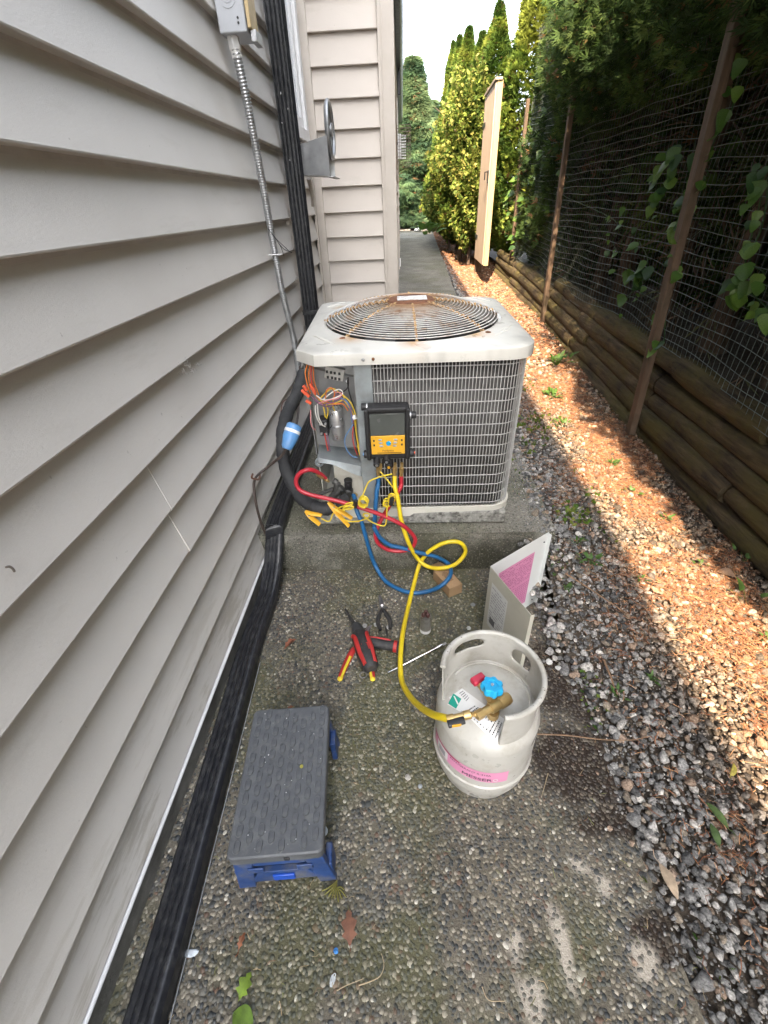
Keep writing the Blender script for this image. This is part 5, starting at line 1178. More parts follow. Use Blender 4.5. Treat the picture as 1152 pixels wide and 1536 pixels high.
bw = wheel(hw, .0245, .021, 7, mat('sky_blue_plastic', (.015,.36,.66), .38, var=.05), 'hand_wheel', (R(-8), R(6)))
MB().lathe([(.001, 0), (.0032, 0), (.0036, -.002)], 12, Matrix.Translation((hw.x, hw.y, hw.z+.0125))).build('wheel_screw', galv, bw)
rw = CINV @ G(717, 1019, .378); d = Vector((hw.x-rw.x, hw.y-rw.y, 0)).normalized()
MB().tube([(rw.x, rw.y, .372), tuple(Vector((hw.x, hw.y, .352)))], .010, 10).build('valve_neck', brass, cy)
redw = mat('red_plastic', (.42,.02,.05), .4, var=.08)
MB().box((0, 0, 0), (.036, .020, .016), Matrix.Translation(rw) @ Matrix.Rotation(R(32), 4, 'Z')).build('liquid_handle', redw, cy, bevel=.004)
MB().box((.010, -.012, -.004), (.018, .016, .014), Matrix.Translation(rw) @ Matrix.Rotation(R(32), 4, 'Z')).build('liquid_handle', redw, cy, bevel=.004)
sf = MB()
for k in range(60):
    a = random.uniform(R(-175), R(-10)); z = random.choice((random.uniform(.04, .10), random.uniform(.10, .25))); w = random.uniform(.001, .006)/CR; h = random.uniform(.0006, .0022)
    sf.add([on_shell(a, z, .0034 if .098 < z < .112 else .0009), on_shell(a+w, z+random.uniform(-.003, .003), .0034 if .098 < z < .112 else .0009), on_shell(a+w, z+h, .0034 if .098 < z < .112 else .0009), on_shell(a, z+h, .0034 if .098 < z < .112 else .0009)], [(0,1,2,3)])
sf.build('scuff_mark', mat('scuff_grey', (.24,.22,.19), .7, var=.3), cy, kind='stuff', smooth=False)
# drip marks of paint on the rim
ch = MB()
for k in range(16):
    a = random.uniform(TH0, TH1-.2); b_ = random.uniform(.0015, .004); ch.box((CRR*1.035*math.cos(a)+random.uniform(-.004, .004), CRR*1.035*math.sin(a), CZ1+.0058), (b_, b_*.7, .0016))
ch.build('paint_chip', mat('chip_grey', (.16,.14,.12), .7), cy, kind='stuff', smooth=False)

# ================================================================== STEP STOOL
st = thing('step_stool', 'low folding step stool with grey studded top and blue legs by the drain pipe', 'step stool', (-0.306, 0.530, 0), (0, 0, R(5.3)))
gtop = mat('grey_stool_plastic', (0.080,0.086,0.094), .5, var=.16, scale=10, bump=.12, bscale=260, dirt=(.20,.20,.19), dscale=26, damt=.35)
blue_s = mat('blue_stool_plastic', (0.016,0.050,0.17), .5, var=.3, scale=12, dirt=(.13,.13,.125), dscale=16, damt=.8)
TZ = .190; tw, tl2 = .208, .345
pt = []
for (cx0, cy0, a) in ((tw/2-.014, -tl2/2+.014, -90), (tw/2-.014, tl2/2-.014, 0), (-tw/2+.014, tl2/2-.014, 90), (-tw/2+.014, -tl2/2+.014, 180)): pt += arc(cx0, cy0, .014, a, a+90, 5)
pt = [(x+(.012*(1-(2*y/tl2)**2) if x > 0 else -.010*(1-(2*y/tl2)**2)), y) for x, y in pt] if False else pt
MB().prism(pt, TZ-.034, TZ).build('top_plate', gtop, st, bevel=.004)
bump0 = None
def capsule(l, w, h):
    out = arc(0, l/2-w/2, w/2, 0, 180, 6)+arc(0, -l/2+w/2, w/2, 180, 360, 6); inn = [(x*.62, y*.86) for x, y in out]; n = len(out)
    V = [(x, y, 0) for x, y in out]+[(x*.9, y*.97, h) for x, y in out]+[(x, y, h*.9) for x, y in inn]+[(x, y, h*.1) for x, y in inn]
    F = [(i, (i+1) % n, n+(i+1) % n, n+i) for i in range(n)]+[(n+i, n+(i+1) % n, 2*n+(i+1) % n, 2*n+i) for i in range(n)]+[(2*n+i, 2*n+(i+1) % n, 3*n+(i+1) % n, 3*n+i) for i in range(n)]+[tuple(range(3*n, 4*n))]
    return V, F
for i in range(8):
    for j in range(10):
        x = -tw/2+.020+i*.0242; y = -tl2/2+.021+j*.0325+(.016 if i % 2 else 0)+random.uniform(-.002, .002)
        if y > tl2/2-.015: continue
        if bump0 is None: V, F = capsule(.0270, .0155, .0030); bump0 = MB().add(V, F).build('tread_stud', gtop, st); bump0.location = (x, y, TZ); continue
        inst(bump0, st, (x, y, TZ), (0, 0, random.uniform(-.05, .05)))
# end legs: trapezoid frames with a gap and a slot
def leg_frame(y, sgn):
    zt = TZ-.036; mb = MB()
    w0_, w1_ = .098, .116
    th = .014
    def pl_(x0, z0, x1, z1, x2, z2, x3, z3, dy=0, t_=th):
        V = [(x0, y-t_/2+dy, z0), (x1, y-t_/2+dy, z1), (x2, y-t_/2+dy, z2), (x3, y-t_/2+dy, z3)]; V += [(a, b+t_, c) for a, b, c in V]
        mb.add(V, [(0,1,2,3),(7,6,5,4),(0,4,5,1),(1,5,6,2),(2,6,7,3),(3,7,4,0)])
    pl_(-w1_, 0, -w1_+.040, 0, -w0_+.042, zt, -w0_, zt); pl_(w1_-.040, 0, w1_, 0, w0_, zt, w0_-.042, zt)
    pl_(-w1_+.038, .030, w1_-.038, .030, w0_-.04, .085, -w0_+.04, .085, .001); pl_(-w0_+.04, zt-.03, w0_-.04, zt-.03, w0_-.04, zt, -w0_+.04, zt, .001)
    o = mb.build('leg', blue_s, st, smooth=False, bevel=.002)
    for s in (-1, 1): MB().box((s*(w1_-.012), y+sgn*.022, .042), (.016, .046, .084)).build('foot_gusset', blue_s, o, bevel=.003)
    MB().box((0, y-sgn*.007-sgn*.001, .058), (.050, .006, .026)).build('grip_slot', mat('bright_blue_plastic', (.01,.07,.42), .4, var=.1), o, bevel=.002)
    for s in (-1, 1): MB().box((s*.055, y-sgn*.0085, .11), (.036, .005, .022)).build('leg_rib', blue_s, o, bevel=.002)
leg_frame(-tl2/2+.012, 1); leg_frame(tl2/2-.012, -1)
for s in (-1, 1): MB().box((s*.088, 0, TZ-.055), (.014, tl2-.06, .036)).build('side_rail', blue_s, st, bevel=.002)
MB().box((.025, -tl2/2-.001, TZ-.016), (.012, .004, .012)).build('catch', black, st, bevel=.001)
MB().sphere((.042, .010, TZ+.001), .0045, 6, (1, 1.1, .3)).build('leaf_bit', mat('yellow_leaf_bit', (.35,.32,.06), .7), st)
sp2 = MB()
for k in range(26): sp2.sphere((random.uniform(-.09, .09), random.uniform(-.16, .16), TZ+.0018), random.uniform(.0006, .0018), 4, (1, 1, .5))
sp2.build('paint_speck', white, st, kind='stuff')

# ================================================================== ACCESS PANEL, leaning open like a book
P0 = G(722, 957); hp = .350
pr = G(797, 922, hp); pb_ = G(824, 798, hp)
pn = thing('access_panel', 'bent beige access panel standing on the slab behind the cylinder, pink diagram inside', 'panel', (P0.x, P0.y, 0))
A2, B2 = Vector((pr.x-P0.x, pr.y-P0.y, 0)), Vector((pb_.x-P0.x, pb_.y-P0.y, 0))
panm = mat('panel_enamel', (0.44,0.425,0.36), .42, var=.06, scale=6, dirt=(.3,.28,.22), dscale=9, damt=.3); paniw = mat('panel_inside', (.58,.60,.59), .45, var=.05, scale=6)
up = Vector((0, 0, hp))
def leaf_sheet(D, name, m, out):
    d = D.normalized(); n_ = Vector((d.y, -d.x, 0))*out; t_ = n_*.0016
    V = [Vector((0,0,0)), D, D+up, up]; V = V+[v+t_ for v in V]
    F = [(0,1,2,3),(7,6,5,4),(0,4,5,1),(1,5,6,2),(2,6,7,3),(3,7,4,0)]
    o = MB().add(V, F).build(name, m, pn, smooth=False); L = D.length
    h = d.cross(Vector((0, 0, 1)))*out
    mb = MB(); f0 = -n_*.012; V = [D, D+f0, D+f0+up*.985, D+up*.985]; V += [v-d*.0016 for v in V]; mb.add(V, F)
    mb.build('flange', m, o, smooth=False); return o, d, n_
fo, fd, fn = leaf_sheet(A2, 'front_leaf', panm, 1)
bo, bd, bn = leaf_sheet(B2, 'back_leaf', paniw, -1)
def on_leaf(D, n_, u, v, lift): return D*u+up*v+n_*lift
def sheet(D, n_, u0, u1, v0, v1, lift, name, m, parent, flip=False, skew=0):
    V = [on_leaf(D, n_, u0, v0, lift), on_leaf(D, n_, u1, v0, lift), on_leaf(D, n_, u1, v1, lift), on_leaf(D, n_, u0, v1, lift)]
    return MB().add(V, [(0,1,2,3)]).build(name, m, parent, smooth=False)
wl = sheet(A2, fn, .10, .52, .30, .86, .0024, 'spec_label', mat('white_label', (.56,.57,.56), .5, var=.06), fo)
def print_rows(D, n_, u0, u1, v0, v1, rows, lift, parent, wmin, wmax, ink, frac=.4):
    mb = MB()
    for r in range(rows):
        va = v0+(v1-v0)*(r+.3)/rows; vb = va+(v1-v0)/rows*frac; u = u0
        while u < u1-.01:
            w = random.uniform(wmin, wmax); 
            if random.random() < .8: mb.add([on_leaf(D, n_, u, va, lift), on_leaf(D, n_, min(u1, u+w), va, lift), on_leaf(D, n_, min(u1, u+w), vb, lift), on_leaf(D, n_, u, vb, lift)], [(0,1,2,3)])
            u += w+random.uniform(.006, .02)
    mb.build('label_print', ink, parent, kind='stuff', smooth=False)
gry = mat('grey_print', (.30,.30,.32), .5)
print_rows(A2, fn, .13, .49, .36, .83, 14, .0030, wl, .02, .09, gry)
sheet(A2, fn, .16, .30, .36, .44, .0032, 'stamp', mat('dark_print', (.08,.08,.09), .5), wl)
pk = mat('pink_sheet', (.56,.22,.37), .5, var=.06, scale=20)
pkl = sheet(B2, -bn, .16, .78, .12, .84, .0008, 'wiring_diagram', pk, bo)
plum = mat('plum_print', (.26,.06,.15), .5)
print_rows(B2, -bn, .18, .76, .50, .82, 13, .0014, pkl, .01, .06, plum, .30); print_rows(B2, -bn, .18, .50, .14, .48, 12, .0014, pkl, .01, .10, plum, .18)
mb = MB()
for k in range(11):
    v = .15+.03*k; mb.add([on_leaf(B2, -bn, .52, v, .0014), on_leaf(B2, -bn, .76, v, .0014), on_leaf(B2, -bn, .76, v+.004, .0014), on_leaf(B2, -bn, .52, v+.004, .0014)], [(0,1,2,3)])
for k in range(7):
    u = .52+.04*k; mb.add([on_leaf(B2, -bn, u, .15, .0015), on_leaf(B2, -bn, u+.004, .15, .0015), on_leaf(B2, -bn, u+.004, .46, .0015), on_leaf(B2, -bn, u, .46, .0015)], [(0,1,2,3)])
mb.build('diagram_lines', plum, pkl, kind='stuff', smooth=False)
for v in (.08, .9): MB().sphere(on_leaf(B2, -bn, .93, v, .001), .003, 6, (1, 1, 1)).build('screw_hole', dark, bo)

# ================================================================== CARDBOARD BOX
kraft = mat('kraft_board', (0.34,0.22,0.12), .85, var=.1, scale=20)
b0, b1 = G(655, 846, .05), G(695, 880, .05); d = (b1-b0); d.z = 0; L_ = d.length; ang = math.atan2(d.y, d.x); ctr = G(671, 872, .026)
kb_ = thing('cardboard_box', 'small brown cardboard box under the blue and yellow hose loops', 'box', (ctr.x, ctr.y, 0), (0, 0, R(-62)))
MB().box((0, 0, .026), (.125, .062, .050)).build('carton', kraft, kb_, bevel=.0015)
MB().box((-.060, 0, .0528), (.05, .060, .0015), Matrix.Translation((-.0625, 0, .052)) @ Matrix.Rotation(R(-18), 4, 'Y') @ Matrix.Translation((.0375, 0, -.052))).build('open_flap', kraft, kb_, smooth=False)
mb = MB()
for k in range(10): mb.box((-.03+.006*k, 0, .0513), (.003, random.uniform(.01, .034), .0006))
mb.build('label_print', mat('brown_print', (.14,.085,.05), .8), kb_, kind='stuff', smooth=False)

# ================================================================== TOOLS
red_t = mat('tool_red', (0.40,0.025,0.022), .42, var=.1, scale=20); blk_t = mat('tool_rubber', (.022,.022,.023), .62, var=.2, scale=30, dirt=(.10,.09,.08), dscale=40, damt=.35); greyt = mat('tool_steel', (.30,.30,.31), .35, metal=.8, var=.2, scale=40)
dr = thing('cordless_driver', 'red and black cordless driver lying on the slab by the yellow hose', 'power tool', (0, 0, 0))
d0, d1, d2 = G(534, 938, .032), G(548, 978, .034), G(556, 1000, .034)
MB().tube(cr([G(518, 914, .018), G(526, 928, .026), d0], 4), [.0048]*4+[.0065]*5, 8).build('bit_shaft', blk_t, dr)
dv = (d1-d0).normalized(); p = d0
MB().tube([d0-dv*.008, d0, d0+dv*.015, d0+dv*.03, d0+dv*.045], [.010, .017, .021, .024, .025], 16).build('gear_case', greyt if False else mat('tool_dark_grey', (.06,.062,.065), .5, metal=.3), dr)
MB().tube([d0+dv*.042, d0+dv*.055, d1+dv*.01, d2, d2+dv*.012], [.027, .032, .033, .029, .018], 16).build('motor_housing', blk_t, dr)
for s in (-1, 1):
    sd = Vector((dv.y, -dv.x, 0))*s
    MB().tube(cr([d0+dv*.055+sd*.024+Vector((0,0,.010)), d0+dv*.075+sd*.020+Vector((0,0,.020)), d1+sd*.020+Vector((0,0,.021)), d2+sd*.014+Vector((0,0,.018))], 5), .0105, 8, flat=.8).build('red_shell', red_t, dr)
MB().box((0, 0, 0), (.024, .030, .004), Matrix.Translation(d1+Vector((.002, .002, .029))) @ Matrix.Rotation(math.atan2(dv.y, dv.x)+PI/2, 4, 'Z')).build('badge_plate', red_t, dr, bevel=.001)
mb = MB()
for k in range(3): mb.box((0, -.008+.008*k, .0025), (.016, .003, .001), Matrix.Translation(d1+Vector((.002, .002, .029))) @ Matrix.Rotation(math.atan2(dv.y, dv.x)+PI/2, 4, 'Z'))
mb.build('vent_slot', blk_t, dr, smooth=False)
h0, h1 = G(552, 963, .030), G(607, 972, .026)
MB().tube(cr([h0, h0.lerp(h1, .3), h0.lerp(h1, .6), h0.lerp(h1, .78)], 4), [.018, .0185, .019, .019, .0185, .018, .018, .018, .0185, .019, .0195, .020, .020], 14).build('handle', blk_t, dr)
MB().tube([h0.lerp(h1, .70), h0.lerp(h1, .80)], .0212, 16).build('red_band', red_t, dr, bevel=.002)
MB().tube([h0.lerp(h1, .79), h1], .0215, 14).build('battery', blk_t, dr, bevel=.004)
MB().tube(cr([h0+Vector((-.004, .012, .010)), h0.lerp(h1, .3)+Vector((0, .014, .012)), h0.lerp(h1, .62)+Vector((0, .013, .011))], 4), .0055, 8).build('red_grip', red_t, dr)
MB().box(h0+Vector((.012, -.020, .0)), (.020, .012, .014)).build('trigger', red_t, dr, bevel=.003)
yl_t = mat('tool_yellow', (.66,.50,.03), .45, var=.06)
sn = thing('side_cutters', 'red and yellow handled cutters spread on the slab beneath the driver', 'hand tool', (0, 0, 0))
ctr = G(546, 962, .014)
for (P, ny) in (([G(546, 966, .013), G(531, 974, .014), G(524, 986, .013), G(517, 1001, .011), G(510, 1018, .010)], 0), ([G(548, 970, .013), G(552, 985, .016), G(556, 1000, .018), G(559, 1018, .011)], 1)):
    Q = cr(P, 6); n_ = len(Q)
    MB().tube(Q, [.0085+.003*math.sin(i/n_*PI) for i in range(n_)], 10, flat=.8).build('handle_grip', red_t, sn)
    R2 = [q+Vector((.0045 if ny == 0 else -.0035, -.001, .0055)) for q in Q[n_//2:]]
    MB().tube(R2, .0050, 8).build('yellow_inlay', yl_t, sn)
    MB().sphere(Q[-1], .0095, 8, (1, 1, .8)).build('grip_end', yl_t, sn)
MB().tube(cr([ctr, G(551, 945, .012), G(557, 938, .010)], 3), [.010, .010, .009, .009, .007, .006, .004], 8, flat=.6).build('jaw', greyt, sn)
pi_ = thing('black_pliers', 'long nose pliers with worn black handles between the driver and the can', 'hand tool', (0, 0, 0))
for P in ([G(573, 914, .010), G(568, 925, .010), G(567, 935, .009), G(571, 945, .009)], [G(574, 914, .010), G(580, 922, .010), G(585, 932, .009), G(585, 943, .009)]):
    Q = cr(P, 6); MB().tube(Q, [.006+.003*math.sin(i/len(Q)*PI) for i in range(len(Q))], 8).build('handle', blk_t, pi_)
MB().tube([G(573.5, 913, .010), G(572.5, 907, .011), G(571, 900, .010), G(569.5, 893, .009)], [.010, .0105, .008, .0045], 10, flat=.7).build('jaw', greyt, pi_)
MB().cyl(G(573, 908, .017), G(573, 908, .022), .0045, 10).build('pivot', greyt, pi_)
tst = tag(MB().tube(cr([G(578, 940, .006), G(580, 948, .007), G(581, 960, .005)], 4), [.0015, .002, .003, .0038, .0038, .003, .002, .0015, .0012], 7).build('marker_pen', blk_t), 'short black pen shaped probe lying just below the pliers', 'probe')
cn = thing('spare_capacitor', 'small silver capacitor with brown terminals standing between the hose and panel', 'capacitor', tuple(G(638, 946))); cn.scale = (.95, .95, 1.45)
MB().lathe([(.001, 0), (.0195, 0), (.0215, .003), (.0215, .052), (.0205, .055), (.018, .054), (.001, .054)], 24).build('can', mat('dirty_can', (.38,.37,.34), .35, metal=.7, var=.3, scale=30, dirt=(.12,.09,.07), dscale=30), cn, angle=30)
rbm = mat('brown_rubber', (.075,.03,.027), .45, var=.2)
for (x, y) in ((-.009, -.004), (.008, -.006), (.001, .010)): MB().sphere((x, y, .062), .0085, 8, (1, 1, .9)).build('terminal_cap', rbm, cn)
MB().lathe([(.0217, .002), (.0222, .004), (.0222, .010), (.0217, .012)], 24).build('pale_rim', white, cn)
nd = thing('nut_driver_rod', 'slim chrome extension rod with a socket end lying by the hose', 'hand tool', (0, 0, 0))
r0, r1 = G(582, 1009, .006), G(664, 967, .010)
chrome = mat('chrome', (.55,.55,.56), .2, metal=.95, var=.1, scale=30)
MB().tube([r0, r0.lerp(r1, .20), r0.lerp(r1, .21), r0.lerp(r1, .86), r0.lerp(r1, .87), r1], [.0030, .0030, .0042, .0042, .0062, .0068], 10).build('rod', chrome, nd)
MB().tube([r1-(r1-r0).normalized()*.002, r1+(r1-r0).normalized()*.013], [.0075, .0068], 6).build('socket', chrome, nd)
wr = tag(MB().lathe([(.010, .001), (.0135, .001), (.0135, .0045), (.010, .0045), (.010, .001)], 26, Matrix.Translation(G(545, 1013, 0))).build('steel_washer', greyt, bevel=.0005), 'steel ring lying between the two red and yellow handles', 'ring')

# ================================================================== LITTER, LEAVES, WEEDS, VINES
def leaf_geo(L, W, kind='oval', curl=.12, n=8):
    V = []; F = []
    for i in range(n+1):
        u = i/n
        if kind == 'heart': w = W*(1-u)**.75*min(1, .72+u*4)*1.05 if u > 0 else W*.6
        elif kind == 'lobed': w = W*math.sin(PI*min(1, u*.95+.05))*(1+.45*math.sin(u*5*2*PI))
        else: w = W*math.sin(PI*min(.985, u*.93+.05))**.8
        z = curl*L*math.sin(u*PI)*.5
        V += [(-w/2, u*L, z+curl*w*.5), (0, u*L, z), (w/2, u*L, z+curl*w*.5)]
    for i in range(n): F += [(i*3, i*3+1, i*3+4, i*3+3), (i*3+1, i*3+2, i*3+5, i*3+4)]
    return V, F
def fallen(px, py, L, W, rot, kind, col, name, lab, cat='leaf', z=None, stem=0.0, curl=.15, tilt=0.0, ground=True):
    p = G(px, py, 0.004)
    if p.x > SX1: p = G(px, py, float(grav_z(p.x, p.y))+.012); p = G(px, py, float(grav_z(p.x, p.y))+.014)
    V, F = leaf_geo(L, W, kind, curl)
    m = mat(name+'_%02d%02d%02d' % tuple(int(c*99) for c in col), col, .75, var=.3, scale=60, trans=.15)
    t_ = thing(name, lab, cat, p, (tilt, tilt*.5, R(rot)))
    o = MB().add([(x, y-L/2, zz) for x, y, zz in V], F).build('blade', m, t_)
    mb = MB().tube(cr([(0, -L/2-stem, .004), (.15*stem, -L/2-stem*.5, .001), (0, -L/2, 0), (0, L*.45, curl*L*.1+.0006)], 4), [.0011]*6+[.0008]*7, 5); mb.build('stem', m, t_)
    return t_
fallen(524, 1390, .062, .030, 8, 'lobed', (.20,.09,.055), 'oak_leaf', 'brown dry oak leaf on the slab in front of the stool', stem=.01)
fallen(368, 1478, .042, .026, -18, 'lobed', (.17,.26,.03), 'green_leaf', 'bright green leaf on the slab, above another at the bottom edge', curl=.3)
fallen(364, 1529, .045, .040, 70, 'oval', (.10,.17,.02), 'green_leaf', 'green leaf cut by the bottom edge of the picture', curl=.2)
fallen(363, 1411, .030, .012, -12, 'lobed', (.25,.10,.05), 'withered_leaf', 'small withered reddish leaf between the stool and the green leaves', stem=.012, curl=.4)
fallen(1003, 1322, .066, .026, 188, 'oval', (.40,.31,.22), 'dry_leaf', 'long pale tan leaf lying where the slab meets the gravel', stem=.03, curl=.2)
fallen(1089, 861, .060, .050, 60, 'oval', (.42,.28,.19), 'dry_leaf', 'broad tan leaf in the shade at the foot of the log wall', curl=.25)
fallen(968, 722, .05, .04, 80, 'oval', (.26,.16,.10), 'dry_leaf', 'dull brown leaf on the gravel below the near fence post', curl=.25)
fallen(436, 966, .055, .018, -40, 'lobed', (.24,.085,.045), 'withered_leaf', 'crumpled red brown leaf on the slab left of the driver', curl=.5)
fallen(388, 893, .018, .012, 0, 'lobed', (.18,.07,.04), 'leaf_scrap', 'tiny red brown scrap lying on the drain pipe bend', curl=.5)
fallen(436, 1062, .024, .009, -70, 'lobed', (.24,.09,.05), 'leaf_scrap', 'tiny reddish scrap just above the stool top', curl=.4)
fallen(1075, 1222, .060, .022, 20, 'oval', (.075,.12,.035), 'green_leaf', 'dark green leaf on grey stones near the sunlit gravel', curl=.2, stem=.02)
fallen(1072, 1252, .050, .020, -8, 'oval', (.065,.11,.035), 'green_leaf', 'lower of two dark green leaves on grey stones', curl=.2)
fallen(1098, 1155, .04, .014, -30, 'oval', (.30,.26,.05), 'green_leaf', 'yellowing leaf tip standing at the shadow edge of the gravel', curl=.4, tilt=.4)
fallen(941, 1200, .026, .010, 40, 'oval', (.20,.17,.13), 'stone_chip', 'flat grey brown chip on the dark stained slab', 'chip', curl=.05)
def bit(px, py, r, col, name, lab, cat, sc=(1, 1, .5)):
    p = G(px, py, 0); rr = random.Random(px); mb = MB(); mb.sphere((0, 0, r*sc[2]*.8), r, 6, sc)
    mb.v = [v*(1+rr.uniform(-.18, .18)) for v in mb.v]
    o = mb.build(name, mat(name+'_m%d' % int(col[0]*99+col[2]*9), col, .6, var=.25, scale=80), None, smooth=False); o.location = p; o.rotation_euler = (0, 0, rr.random()*6); return tag(o, lab, cat)
bit(612, 1167, .0085, (.42,.40,.36), 'loose_stone', 'pale loose stone on the mossy slab left of the cylinder', 'stone')
bit(504, 1427, .0055, (.05,.22,.55), 'blue_scrap', 'small bright blue plastic bit below the stool', 'scrap')
bit(287, 1430, .012, (.55,.60,.64), 'paper_scrap', 'torn whitish scrap on the slab beside the drain pipe', 'scrap', (.6, 1.3, .15))
bit(500, 1470, .009, (.42,.45,.46), 'paper_scrap', 'pale scrap on the slab below the oak leaf', 'scrap', (.7, 1.2, .15))
bit(487, 1246, .010, (.50,.54,.57), 'paper_scrap', 'pale blue scrap against the right side of the stool', 'scrap', (.8, 1.2, .2))
bit(630, 1180, .006, (.30,.33,.36), 'loose_stone', 'grey blue pebble between pale stone and cylinder', 'stone')
for i, (px, py) in enumerate(((547, 940), (564, 938), (583, 942))): bit(px, py, .010, (.34,.34,.33), 'loose_stone', ('grey stone touching the driver on its upper right', 'rounded stone left of the black pliers handles', 'rounded stone right of the black pliers handles')[i], 'stone')
bit(709, 908, .010, (.22,.23,.24), 'loose_stone', 'dark stone between the cardboard box and the access panel', 'stone'); bit(703, 943, .009, (.45,.45,.43), 'loose_stone', 'pale stone left of the foot of the access panel', 'stone')
bit(823, 994, .011, (.52,.52,.50), 'loose_stone', 'whitish stone on the wet stain right of the cylinder rim', 'stone'); bit(837, 1003, .010, (.48,.48,.47), 'loose_stone', 'second whitish stone on the wet stain, farther from the cylinder', 'stone')
twm = mat('dry_twig', (.20,.125,.075), .85, var=.3, scale=60)
def twig(P, r, name, lab, cat='twig', m=None):
    Q = []
    for x, y, h in P:
        p = G(x, y, h); z = float(grav_z(p.x, p.y))+.012+h if p.x > SX1 else h+.004; Q.append(G(x, y, z))
    Q = cr(Q, 5); n_ = len(Q); return tag(MB().tube(Q, [r*(1-.5*i/n_) for i in range(n_)], 6).build(name, m or twm), lab, cat)
twig([(802, 1101, .004), (850, 1103, .008), (900, 1109, .006), (945, 1110, .006), (975, 1104, .01)], .0022, 'dry_stalk', 'long thin brown stalk reaching from the cylinder to the gravel', 'stalk')
twig([(848, 860, .01), (880, 880, .014), (910, 900, .01), (942, 921, .01)], .0032, 'twig', 'dark twig lying diagonally on the grey gravel by the panel')
twig([(906, 990, .01), (914, 1010, .015), (922, 1032, .008)], .0042, 'twig', 'short pale stick ending in a tiny weed on the gravel')
twig([(538, 1478, .002), (556, 1472, .003), (570, 1464, .003), (576, 1448, .002), (572, 1430, .002)], .0013, 'root_fibre', 'curved pale root fibre on the slab below the oak leaf', 'fibre', mat('pale_fibre', (.38,.30,.19), .8))
twig([(505, 1486, .002), (520, 1478, .003), (545, 1468, .002)], .0011, 'root_fibre', 'shorter straight pale fibre at the lower left of the curved one', 'fibre', mat('pale_fibre', (.38,.30,.19), .8))
twig([(723, 1480, .002), (733, 1500, .003), (757, 1502, .002)], .0012, 'root_fibre', 'bent pale fibre left of the lime patch at the bottom', 'fibre', mat('pale_fibre', (.38,.30,.19), .8))
twig([(249, 1345, .058), (253, 1352, .062), (251, 1368, .058)], .0022, 'twig', 'small pale twig lying on the ribbed drain pipe')
twig([(822, 1160, .003), (818, 1175, .004), (812, 1196, .003)], .0013, 'grass_straw', 'pale straw bent on the stained slab right of the cylinder', 'straw', mat('pale_fibre', (.38,.30,.19), .8))
# cedar sprig by the stool
sg = thing('cedar_sprig', 'yellow green cedar sprig on the slab at the stool corner', 'sprig', G(505, 1328, .004)); sgm = mat('sprig_green', (.16,.15,.035), .7, var=.3, scale=80)
for k in range(9):
    a = R(200+k*17); L = random.uniform(.02, .045); MB().tube(cr([(0, .008-.002*k, .002), (math.cos(a)*L*.5, math.sin(a)*L*.5, .006), (math.cos(a)*L, math.sin(a)*L, .003)], 3), .0016, 5, flat=2.0).build('spray', sgm, sg)
# weeds
def weed(px, py, n, L, lab, col=(.07,.15,.025)):
    p = G(px, py, 0.05); p = G(px, py, float(grav_z(p.x, p.y))+.004 if p.x > SX1-.06 else 0.2 if p.y > RISER else .002)
    m = mat('weed_green', (.065,.135,.025), .55, var=.35, scale=40, trans=.3); t_ = thing('weed', lab, 'weed', p, (0, 0, random.random()*6), 'small weeds in the gravel')
    V, F = leaf_geo(L, L*.55, 'heart', .25, 5); l0 = None
    for k in range(n):
        a = random.random()*2*PI; rr = random.uniform(.0, L*1.3); loc = (math.cos(a)*rr, math.sin(a)*rr, random.uniform(.006, .012+L*.5)); rot = (R(random.uniform(5, 45)), R(random.uniform(-20, 20)), a-PI/2)
        if l0 is None: l0 = MB().add(V, F).build('leaf', m, t_); l0.location = loc; l0.rotation_euler = rot
        else: s = random.uniform(.6, 1.2); inst(l0, t_, loc, rot, (s, s, s))
    mb = MB()
    for k in range(4):
        a = random.random()*6; mb.tube([(0, 0, 0), (math.cos(a)*L*.7, math.sin(a)*L*.7, .012+L*.2)], .0012, 4)
    mb.build('stem', m, t_)
for (px, py, n, L, lab) in ((885, 846, 16, .030, 'low green weed in grey gravel right of the panel, largest of the patch'), (865, 815, 9, .024, 'small weed at the slab corner beside the step'), (848, 885, 8, .024, 'small weed close to the right edge of the access panel'), (925, 1045, 9, .022, 'weed growing at the end of the short pale stick'), (975, 1020, 7, .020, 'tiny two leafed weed on the gravel right of the pale stick'),
      (918, 700, 14, .030, 'weed on the sunlit gravel edge beside the unit'), (945, 742, 6, .03, 'bright yellow green weed in the middle of the sunlit strip'), (835, 545, 20, .075, 'sunny weed patch right behind the unit corner'), (830, 598, 22, .055, 'sunny weed patch right of the unit in the gravel'), (845, 640, 14, .045, 'green weed at the path edge beside the guard'), (1116, 842, 3, .05, 'single broad leaf standing at the log wall foot'), (1000, 782, 7, .03, 'weed in the shade line below the near post'), (640, 352, 26, .13, 'bushy green weed at the far end of the path'), (860, 770, 10, .022, 'weed row clump along the slab edge beside the step top'), (1118, 900, 3, .055, 'round green leaf pair in the shade at the right edge'), (960, 870, 6, .02, 'tiny weed on the shadow edge right of the panel'), (1050, 850, 6, .018, 'tiny weed in the shade above the broad tan leaf'), (1150, 965, 8, .02, 'tiny weed at the right edge of the picture'), (800, 330+100, 5, .05, 'weed at the foot of the far fence bay')): weed(px, py, n, L, lab)
